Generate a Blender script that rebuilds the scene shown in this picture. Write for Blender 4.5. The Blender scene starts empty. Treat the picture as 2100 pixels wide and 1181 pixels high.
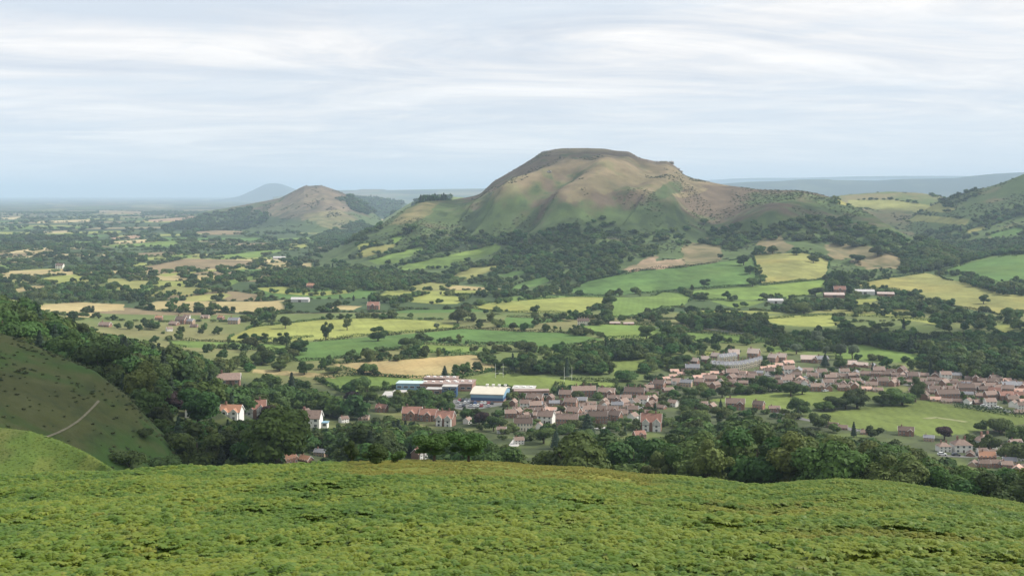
import bpy, math, random
import numpy as np
from mathutils import Vector
R = math.radians
C = bpy.context.scene
COL = C.collection
rng = np.random.default_rng(7)
random.seed(7)

# ---------------------------------------------------------------- camera, sky, sun, exposure
F = 2358.0           # focal length in photo pixels (photo is 2100 x 1181)
H0 = 398.0           # photo row of eye level
ZC = 130.0           # eye height over the valley floor, metres
cam_d = bpy.data.cameras.new('camera'); cam = bpy.data.objects.new('camera', cam_d); COL.objects.link(cam)
cam.location = (0, 0, ZC); cam.rotation_euler = (R(90), 0, 0)
cam_d.sensor_width = 36; cam_d.lens = 36 * F / 2100
cam_d.shift_y = -(590.5 - H0) / 2100
cam_d.clip_start = .5; cam_d.clip_end = 120000
C.camera = cam
SUN_AZ, SUN_EL = 84.0, 42.0       # clockwise from the view direction
sd = bpy.data.lights.new('sun', 'SUN'); sd.energy = 5.0; sd.angle = R(1.0); sd.color = (1, .95, .86)
so = bpy.data.objects.new('sun', sd); COL.objects.link(so)
dirv = Vector((math.sin(R(SUN_AZ)) * math.cos(R(SUN_EL)), math.cos(R(SUN_AZ)) * math.cos(R(SUN_EL)), math.sin(R(SUN_EL))))
so.rotation_euler = dirv.to_track_quat('Z', 'Y').to_euler(); so.location = (0, 0, 600)
W = bpy.data.worlds.new('World'); C.world = W; W.use_nodes = True
C.view_settings.view_transform = 'Standard'; C.view_settings.look = 'None'
C.view_settings.exposure = 0.0; C.view_settings.gamma = 1
C.cycles.max_bounces = 6; C.cycles.diffuse_bounces = 2; C.cycles.glossy_bounces = 1
C.cycles.transmission_bounces = 3; C.cycles.volume_bounces = 2; C.cycles.transparent_max_bounces = 8
C.cycles.use_denoising = True

class NT:
    """tiny node-tree helper"""
    def __init__(s, tree): s.t = tree; s.n = tree.nodes; s.n.clear()
    def add(s, typ, **kw):
        n = s.n.new(typ)
        for k, v in kw.items():
            if k.startswith('i_'): n.inputs[int(k[2:]) if k[2:].isdigit() else k[2:].replace('_', ' ')].default_value = v
            else: setattr(n, k, v)
        return n
    def link(s, a, b): s.t.links.new(a, b)
    def math(s, op, a, b=None, clamp=False):
        n = s.n.new('ShaderNodeMath'); n.operation = op; n.use_clamp = clamp
        for i, v in enumerate((a, b)):
            if v is None: continue
            if isinstance(v, (int, float)): n.inputs[i].default_value = v
            else: s.link(v, n.inputs[i])
        return n.outputs[0]
    def ramp(s, fac, stops, interp='LINEAR'):
        n = s.n.new('ShaderNodeValToRGB'); n.color_ramp.interpolation = interp
        e = n.color_ramp.elements
        while len(e) < len(stops): e.new(.5)
        for el, (p, c) in zip(e, stops):
            el.position = p; el.color = (c, c, c, 1) if isinstance(c, (int, float)) else (*c, 1)
        s.link(fac, n.inputs[0]); return n.outputs[0]
    def mix(s, fac, a, b, blend='MIX'):
        n = s.n.new('ShaderNodeMix'); n.data_type = 'RGBA'; n.blend_type = blend
        for sock, v in ((n.inputs[0], fac), (n.inputs[6], a), (n.inputs[7], b)):
            if isinstance(v, (int, float)): sock.default_value = v
            elif isinstance(v, tuple): sock.default_value = (*v, 1)
            else: s.link(v, sock)
        return n.outputs[2]
    def noise(s, vec, scale, detail=3, rough=.55, dist=0):
        n = s.add('ShaderNodeTexNoise'); n.inputs['Scale'].default_value = scale; n.inputs['Detail'].default_value = detail
        n.inputs['Roughness'].default_value = rough; n.inputs['Distortion'].default_value = dist
        if vec is not None: s.link(vec, n.inputs['Vector'])
        return n.outputs[0]

def build_sky():
    t = NT(W.node_tree)
    out = t.add('ShaderNodeOutputWorld'); bg = t.add('ShaderNodeBackground')
    sky = t.add('ShaderNodeTexSky', sky_type='NISHITA', sun_disc=False, sun_elevation=R(SUN_EL), sun_rotation=R(SUN_AZ), air_density=1.2, dust_density=2.0, ozone_density=1.5, altitude=200)
    geo = t.add('ShaderNodeTexCoord'); sep = t.add('ShaderNodeSeparateXYZ'); t.link(geo.outputs['Generated'], sep.inputs[0])
    zc = t.math('MAXIMUM', sep.outputs[2], .012)
    # keep the sky model just above its own horizon
    comb0 = t.add('ShaderNodeCombineXYZ'); t.link(sep.outputs[0], comb0.inputs[0]); t.link(sep.outputs[1], comb0.inputs[1]); t.link(zc, comb0.inputs[2])
    t.link(comb0.outputs[0], sky.inputs[0])
    skyc = t.mix(1.0, sky.outputs[0], (.085, .085, .085), 'MULTIPLY')
    # two cloud decks: direction projected on a horizontal layer
    den = t.math('ADD', zc, .07)
    ux = t.math('DIVIDE', sep.outputs[0], den); uy = t.math('DIVIDE', sep.outputs[1], den)
    def deck(rot, sx, sy, off):
        c = t.add('ShaderNodeCombineXYZ'); t.link(ux, c.inputs[0]); t.link(uy, c.inputs[1])
        m = t.add('ShaderNodeMapping'); m.inputs['Rotation'].default_value = (0, 0, R(rot)); m.inputs['Scale'].default_value = (sx, sy, 1); m.inputs['Location'].default_value = off
        t.link(c.outputs[0], m.inputs[0]); return m.outputs[0]
    n1 = t.noise(deck(10, .55, .75, (2.3, 5.2, 0)), .95, 8, .58, .7)
    n2 = t.noise(deck(-12, .62, .95, (7.3, 1.2, 3)), 1.0, 9, .62, 1.1)
    n3 = t.noise(deck(4, .16, .24, (1.3, 9.2, 6)), .8, 4, .5, .3)
    cov = t.math('ADD', t.math('MULTIPLY', n1, .6), t.math('MULTIPLY', n3, .4))
    cov = t.ramp(cov, [(.38, .5), (.54, 1.0)], 'EASE')
    hz = t.ramp(sep.outputs[2], [(0.0, 0.0), (.04, .45), (.12, 1.0)])
    cov = t.math('MULTIPLY', cov, hz)
    mixn = t.math('ADD', t.math('MULTIPLY', n2, .5), t.math('ADD', t.math('MULTIPLY', n1, .25), t.math('MULTIPLY', n3, .25)))
    shade = t.ramp(mixn, [(.40, (.68, .735, .82)), (.465, (.80, .835, .89)), (.525, (.94, .94, .95)), (.59, (1.09, 1.07, 1.05))])
    col = t.mix(cov, t.mix(.85, skyc, (.84, .935, 1.04)), shade)
    t.link(col, bg.inputs[0]); bg.inputs[1].default_value = 1.0
    t.link(bg.outputs[0], out.inputs[0])
build_sky()

# ---------------------------------------------------------------- noise
def _hash(ix, iy, seed):
    h = (ix.astype(np.int64) * 374761393 + iy.astype(np.int64) * 668265263 + seed * 974634777) & 0xFFFFFFFF
    h = ((h ^ (h >> 13)) * 1274126177) & 0xFFFFFFFF
    return ((h ^ (h >> 16)) & 0xFFFF) / 65535.0
def vnoise(x, y, seed=0):
    x = np.asarray(x, float); y = np.asarray(y, float)
    ix = np.floor(x); iy = np.floor(y); fx = x - ix; fy = y - iy
    fx = fx * fx * fx * (fx * (fx * 6 - 15) + 10); fy = fy * fy * fy * (fy * (fy * 6 - 15) + 10)
    a = _hash(ix, iy, seed); b = _hash(ix + 1, iy, seed); c = _hash(ix, iy + 1, seed); d = _hash(ix + 1, iy + 1, seed)
    return (a * (1 - fx) + b * fx) * (1 - fy) + (c * (1 - fx) + d * fx) * fy
def fbm(x, y, seed=0, octs=4, gain=.5):
    s = 0; a = 1; tot = 0
    for o in range(octs):
        s = s + a * vnoise(x * 2 ** o + 17.3 * o, y * 2 ** o - 9.1 * o, seed + o); tot += a; a *= gain
    return s / tot - .5
def smooth(t): t = np.clip(t, 0, 1); return t * t * (3 - 2 * t)
def ip(px, pts, k): return np.interp(px, [p[0] for p in pts], [p[k] for p in pts])

# ---------------------------------------------------------------- terrain
# every hill: ridge points (column, row, metres away), foot (column, metres away), profile power, back slope length, roughness, name, label
HILLS = [
 dict(n='hill', lab='brown rocky flat topped hill above the quarry', p=1.5, back=900, rough=15, wl=130,
  ridge=[(640,540,2100),(700,512,2200),(740,486,2250),(770,470,2300),(800,449,2350),(830,429,2450),(865,413,2500),(930,410,2550),(972,402,2600),(986,397,2620),(1012,372,2650),(1060,345,2700),(1098,321,2740),(1112,311,2750),(1150,304,2750),(1200,304,2750),(1240,305,2750),(1262,309,2750),(1290,311,2745),(1312,324,2740),(1345,331,2730),(1368,330,2720),(1386,341,2710),(1402,358,2690),(1422,366,2660),(1450,372,2600),(1490,380,2520),(1560,389,2430),(1640,391,2350),(1680,398,2300),(1720,409,2260),(1790,441,2150),(1850,478,2020),(1930,512,1900),(2000,545,1800),(2080,590,1700)],
  foot=[(640,1900),(850,1720),(1000,1620),(1200,1450),(1400,1380),(1600,1350),(1800,1400),(2000,1500)]),
 dict(n='hill', lab='pointed grassy hill with pale brown flanks beyond the left of the big hill'.replace(' the left of',''), p=1.25, back=900, rough=20, wl=260,
  ridge=[(240,500,6200),(330,462,5900),(380,447,5600),(420,434,5500),(480,424,5400),(540,413,5250),(575,406,5150),(598,394,5080),(624,381,5000),(640,381,5000),(658,380,5000),(690,390,5000),(722,404,4980),(760,432,4900),(800,466,4700),(850,500,4500)],
  foot=[(240,4900),(450,4100),(640,3800),(850,3700)]),
 dict(n='hill', lab='dark forested ridge showing behind the pointed grassy hill', p=1.0, back=700, rough=8, wl=200,
  ridge=[(640,430,7474),(690,408,7474),(722,399,7474),(760,403,7359),(800,410,7244),(830,416,7129),(870,432,6899),(930,455,6899)], foot=[(640,6094),(930,5979)]),
 dict(n='hill', lab='low green ridge carrying a dark conifer plantation', p=1.0, back=700, rough=4, wl=200,
  ridge=[(780,455,4300),(815,432,4250),(845,414,4200),(870,406,4200),(895,403,4200),(925,403,4200),(960,406,4150),(1000,405,4100),(1080,405,4100),(1200,420,4000)], foot=[(780,3500),(1200,3300)]),
 dict(n='hill', lab='hazy blue cone shaped hill far off on the plain', p=1.1, back=1800, rough=10, wl=700,
  ridge=[(330,418,23200),(400,414,22475),(450,409,22040),(490,403,21750),(520,389,21750),(543,377,21750),(553,375,21750),(562,374,21750),(580,377,21750),(602,386,21750),(630,398,21750),(680,406,21750),(760,412,21750)], foot=[(330,19575),(760,19140)]),
 dict(n='hill', lab='pale distant ridge with faint fields behind the pointed hill', p=.8, back=3000, rough=8, wl=900,
  ridge=[(560,404,15750),(640,394,15300),(690,390,15000),(735,390,15000),(737,388,15000),(790,388,15000),(792,390,15000),(900,388,15000),(990,387,15000),(1100,384,15000),(1250,386,15000),(1400,394,15000)], foot=[(560,12600),(1400,12300)]),
 dict(n='hill', lab='long blue wooded escarpment across the skyline', p=.8, back=2500, rough=6, wl=500,
  ridge=[(1200,398,12420),(1400,388,12150),(1480,377,12150),(1530,373,12150),(1600,371,12150),(1640,368,12150),(1700,367,12150),(1706,369,12150),(1800,370,12150),(1850,367,12150),(1960,365,12150),(1990,361,12150),(2040,356,12150),(2100,353,12150),(2300,350,12150),(2900,352,12150)], foot=[(1200,10395),(2900,10260)]),
 dict(n='hill', lab='palest blue ridge showing just over the long escarpment', p=.8, back=3000, rough=6, wl=900,
  ridge=[(1350,374,25500),(1500,366,25500),(1560,364,25500),(1640,364,25500),(1760,361,25500),(1850,360,25500),(1960,360,25500),(2200,362,25500)], foot=[(1350,21750),(2200,21750)]),
 dict(n='hill', lab='rounded tan topped hill behind the shoulder of the rocky hill', p=1.1, back=700, rough=5, wl=180,
  ridge=[(1560,455,3200),(1640,425,3300),(1690,406,3400),(1730,400,3450),(1780,396,3500),(1825,393,3500),(1890,396,3500),(1925,402,3450),(1960,414,3300),(2000,432,3100),(2100,462,2900),(2200,490,2800)], foot=[(1560,2500),(2200,2300)]),
 dict(n='hill', lab='steep green hillside rising out of the edge of the view', p=1.15, back=900, rough=5, wl=180,
  ridge=[(1860,450,3000),(1905,425,2950),(1950,405,2900),(1990,393,2900),(2025,384,2900),(2060,373,2900),(2100,357,2900),(2200,318,2900),(2400,290,2950),(2900,330,3000)], foot=[(1860,2500),(2000,2250),(2100,2100),(2900,1900)]),
 dict(n='hill', lab='lower field covered rise with a wooded top', p=1.1, back=350, rough=3, wl=120,
  ridge=[(1800,585,1700),(1860,566,1740),(1910,556,1780),(1950,545,1800),(2000,532,1830),(2060,520,1850),(2100,514,1900),(2300,480,1950),(2900,470,2000)], foot=[(1800,1450),(2100,1330),(2900,1200)]),
 dict(n='hill', lab='dark heathery spur with a pale footpath', p=.9, back=120, rough=3, wl=40,
  ridge=[(-700,520,420),(-200,610,390),(0,684,360),(60,706,355),(110,728,350),(195,764,340),(225,790,335),(262,818,330),(300,868,320),(330,905,315),(350,934,310),(390,990,300),(470,1080,290),(560,1180,280)], foot=[(-700,240),(0,215),(300,240),(560,240)]),
 dict(n='hill', lab='bright green bracken mound beneath the dark spur', p=.8, back=50, rough=1.2, wl=25,
  ridge=[(-700,760,240),(-200,840,210),(0,877,200),(60,883,200),(120,902,195),(175,926,190),(215,950,184),(240,966,178),(290,1010,170),(380,1100,160)], foot=[(-700,120),(380,130)]),
]
FG = [(-900,1010,90),(0,972,90),(100,966,91),(230,962,92),(300,957,94),(420,955,95),(600,951,97),(720,945,102),(850,941,110),(1000,944,112),(1200,958,112),(1400,975,115),(1520,990,118),(1562,994,124),(1575,992,150),(1640,981,160),(1720,978,160),(1850,988,160),(2000,1014,156),(2100,1032,150),(2300,1080,145),(2900,1200,130)]
KP = [(-600,2.6),(0,2.4),(200,1.8),(400,1.5),(500,1.3),(600,1.1),(700,1.06),(900,1.04),(1500,1.03),(2100,.92),(2600,.9)]
CAP = [(-600,80),(0,66),(200,54),(300,48),(400,42),(600,60),(800,100),(2600,100)]
_sx = np.linspace(-1200, 3200, 441); _kern = np.exp(-np.linspace(-2.2, 2.2, 25) ** 2); _kern /= _kern.sum()
_sf = np.linspace(-1200, 3200, 1101); _kf = np.exp(-np.linspace(-2.2, 2.2, 5) ** 2); _kf /= _kf.sum()
def softline(px, pts):
    v = np.interp(_sf, [a for a, b in pts], [b for a, b in pts])
    return np.interp(px, _sf, np.convolve(np.pad(v, 2, mode='edge'), _kf, 'valid'))
def soft(px, pts):
    v = np.interp(_sx, [a for a, b in pts], [b for a, b in pts])
    return np.interp(px, _sx, np.convolve(np.pad(v, 12, mode='edge'), _kern, 'valid'))
def terrain(px, Y, fine=True):
    """height and hill index (0 ground, 1.. hills, 99 near slope) for photo column px at distance Y"""
    u = (px - 1050) / F; X = u * Y
    k = soft(px, KP); cap = soft(px, CAP)
    ze = np.interp(Y / k, [0, 110, 200, 300, 400, 500, 600, 700, 800], [100, 100, 76, 50, 27, 13, 5, 1, 0])
    ze = np.minimum(ze, cap + (ze - cap) * .1)
    wv = np.clip((Y - 600) / 300, 0, 1)
    und = fbm(X / 420 + 3.1, Y / 420, 11, 3) * 15 * wv * (1 + np.clip((Y - 6000) / 4000, 0, 4))
    drop = -58 * smooth((Y - 2000) / 7500)
    zv = und + drop
    z = np.maximum(ze + und * .5, zv + ze * .3); idx = np.zeros(z.shape, np.int16)
    base = z.copy()
    for i, h in enumerate(HILLS):
        rp = h['ridge']; lo, hi = rp[0][0], rp[-1][0]
        m = (px >= lo) & (px <= hi)
        if not m.any(): continue
        Yr = soft(px, [(a, c) for a, b, c in rp]); Rz = ZC - (softline(px, [(a, b) for a, b, c in rp]) - H0) / F * Yr
        Yf = soft(px, h['foot'])
        t = (Y - Yf) / (Yr - Yf)
        S = np.clip(t, 0, 1) ** h['p']
        zb = base
        front = zb + (Rz - zb) * S
        d = np.clip((Y - Yr) / h['back'], 0, 1)
        back = Rz + (zb - 5 - Rz) * (d * .35 + .65 * smooth(d))
        zz = np.where(t <= 1, front, back)
        if fine:
            amp = h['rough'] * np.clip(t * 3, 0, 1) * np.clip(1 - np.abs(t - .55) * 1.6, 0.03, 1) * 2
            if i == 0: zz = zz + caradoc_relief(X, Y) * np.clip(t * 3, 0, 1) * np.clip((1.0 - t) * 3.2, 0, 1)
            rn = fbm(X / h['wl'] + i * 7, Y / h['wl'] * .6, 30 + i, 4)
            if i < 2 or i in (8, 9): rn = .16 - 1.5 * np.abs(fbm(X / h['wl'] * .8 + i * 3 + Y / h['wl'] * .25, Y / h['wl'] * .35, 130 + i, 3)) + rn * .45
            zz = zz + (rn - .06) * amp * (t > 0) * (t < 1.3) * np.clip(np.abs(1.0 - t) * 5 + .05, 0, 1)
        sight = ZC + (Rz - ZC) * Y / np.maximum(Yr, 1) - (.8 + 6 * np.clip(1 - t, 0, 1)) * np.clip((1 - t) * 30, 0, 1)
        zz = np.where(t < 1, np.minimum(zz, np.maximum(sight, zb)), zz)
        zz = np.where(m & (t > 0), zz, -1e4)
        up = zz > z + .02
        z = np.where(up, zz, z); idx = np.where(up, i + 1, idx)
    # the slope we stand on
    Yr = ip(px, FG, 2); Rz = ZC - (ip(px, FG, 1) - H0) / F * Yr - ip(px, [(0,.55),(640,.55),(740,.12),(1250,.12),(1400,.5),(1560,.4),(2100,.4)], 1)
    z30 = ZC - (1181 - H0) / F * 30 + .2
    zf = np.where(Y < 30, ZC - 2.5 + (z30 - ZC + 2.5) * Y / 30, z30 + (Rz - z30) * ((Y - 30) / (Yr - 30)))
    d = np.clip(Y - Yr, 0, 1e5)
    zf = np.where(Y > Yr, Rz - .18 * d - .42 * d * d / (d + 18), zf)
    zf = zf + (fbm(X / 3.4, Y / 2.8, 73, 2) * .34 + fbm(X / 9, Y / 9, 71, 3) * .9 + fbm(X / 30, Y / 30, 75, 2) * 1.2) * np.clip((Yr - Y) / 20, 0, 1) * np.clip(Y / 20, 0, 1)
    up = (zf > z) & (Y < 330)
    return np.where(up, zf, z), np.where(up, 99, idx)
# relief of the big hill: spurs given as world polylines once the plain shape is known
SPURS = []
def caradoc_relief(X, Y):
    r = 0
    for pts, A, w, lean in SPURS:
        best = np.full(np.shape(X), 1e9); side = np.zeros(np.shape(X))
        for (x0, y0), (x1, y1) in zip(pts[:-1], pts[1:]):
            dx, dy = x1 - x0, y1 - y0; L2 = dx * dx + dy * dy
            t = np.clip(((X - x0) * dx + (Y - y0) * dy) / L2, 0, 1)
            ex, ey = X - x0 - t * dx, Y - y0 - t * dy
            dd = np.hypot(ex, ey); c = (dx * ey - dy * ex) / math.sqrt(L2)
            m = dd < best; best = np.where(m, dd, best); side = np.where(m, c, side)
        ww = np.where(side > 0, w * (1 + lean), w * (1 - lean))
        r = r + A * np.exp(-(best / ww) ** 2 * .8)
    return r
pxs = np.concatenate([np.linspace(-620, -40, 60, endpoint=False), np.linspace(-40, 2140, 1090, endpoint=False), np.linspace(2140, 2720, 61)])
def seg(a, b, n): return np.exp(np.linspace(math.log(a), math.log(b), n, endpoint=False))
Ys = np.concatenate([seg(2, 24, 20), seg(24, 165, 190), seg(165, 420, 130), seg(420, 760, 120), seg(760, 1400, 170), seg(1400, 2850, 300), seg(2850, 5400, 150), seg(5400, 17500, 170), np.exp(np.linspace(math.log(17500), math.log(46000), 40))])
def make_grid():
    P, Yg = np.meshgrid(pxs, Ys, indexing='ij')
    return terrain(P, Yg)
def caster(Z):
    E = (ZC - Z) / Ys[None, :] * F + H0          # photo row of every grid vertex
    Emin = np.minimum.accumulate(E, axis=1)       # running skyline
    return E, Emin
ZG, IG = make_grid(); EG, EM = caster(ZG)
def hit(px, py):
    """world point where the line of sight through photo pixel (px, py) meets the ground"""
    i = int(np.clip(np.searchsorted(pxs, px) - 1, 0, len(pxs) - 2)); w = (px - pxs[i]) / (pxs[i + 1] - pxs[i])
    e = EG[i] * (1 - w) + EG[i + 1] * w
    em = np.minimum.accumulate(e)
    j = int(np.argmax(em <= py))
    if em[j] > py: j = int(np.argmin(em))
    if j == 0: Y = Ys[0]
    else:
        a, b = em[j - 1], e[j]
        Y = Ys[j] if abs(a - b) < 1e-6 else Ys[j - 1] + (Ys[j] - Ys[j - 1]) * np.clip((a - py) / (a - b), 0, 1)
    return np.array([(px - 1050) / F * Y, Y, zat_pY(px, Y)])
def zat_pY(px, Y):
    i = np.clip(np.searchsorted(pxs, px) - 1, 0, len(pxs) - 2); j = np.clip(np.searchsorted(Ys, Y) - 1, 0, len(Ys) - 2)
    a = np.clip((px - pxs[i]) / (pxs[i + 1] - pxs[i]), 0, 1); b = np.clip((Y - Ys[j]) / (Ys[j + 1] - Ys[j]), 0, 1)
    return (ZG[i, j] * (1 - a) + ZG[i + 1, j] * a) * (1 - b) + (ZG[i, j + 1] * (1 - a) + ZG[i + 1, j + 1] * a) * b
def zat(x, y): return zat_pY(1050 + F * np.asarray(x) / np.asarray(y), np.asarray(y))
def skyrow(px, Y):
    """photo row of the skyline formed by ground nearer than Y"""
    i = np.clip(np.searchsorted(pxs, px), 0, len(pxs) - 1); j = np.clip(np.searchsorted(Ys, Y) - 2, 0, len(Ys) - 1)
    return EM[i, j]
def wpoly(pp): return [tuple(hit(a, b)[:2]) for a, b in pp]
def densify(pp, step=12):
    o = []
    for (a, b), (c, d) in zip(pp, pp[1:] + pp[:1]):
        n = max(1, int(math.hypot(c - a, d - b) / step))
        o += [(a + (c - a) * k / n, b + (d - b) * k / n) for k in range(n)]
    return o
for pp, A, w, lean in [
    ([(1240,336),(1185,358),(1140,382),(1100,403),(1062,424),(1035,440)], 56, 58, .3),
    ([(1400,365),(1345,360),(1290,366),(1240,388),(1195,412),(1150,440)], 58, 66, .3),
    ([(1470,384),(1420,396),(1370,415),(1330,440)], 40, 60, .2),
    ([(1640,398),(1600,430),(1560,462)], 34, 80, .0),
    ([(870,420),(820,452),(790,480)], 14, 90, .0),
    ([(1110,330),(1060,365),(1010,400),(975,440)], 38, 50, .2),
    ([(1180,400),(1120,440),(1080,470)], -20, 50, 0), ([(1490,400),(1480,440),(1470,480)], -22, 65, 0)]:
    SPURS.append(([tuple(hit(a, b)[:2]) for a, b in pp], A, w, lean))
ZG, IG = make_grid(); EG, EM = caster(ZG)
EXTRA = globals()

# ---------------------------------------------------------------- ground colour (albedo only): fields, heath, bracken, scars
G_ = (.095, .168, .045); YG = (.25, .27, .075); LG = (.145, .215, .052); TAN = (.37, .30, .145); STR = (.45, .37, .20); OLV = (.235, .235, .08)
BRN = (.225, .175, .10); PNK = (.33, .23, .155); DGR = (.06, .088, .035); PLG = (.145, .185, .048)
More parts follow.
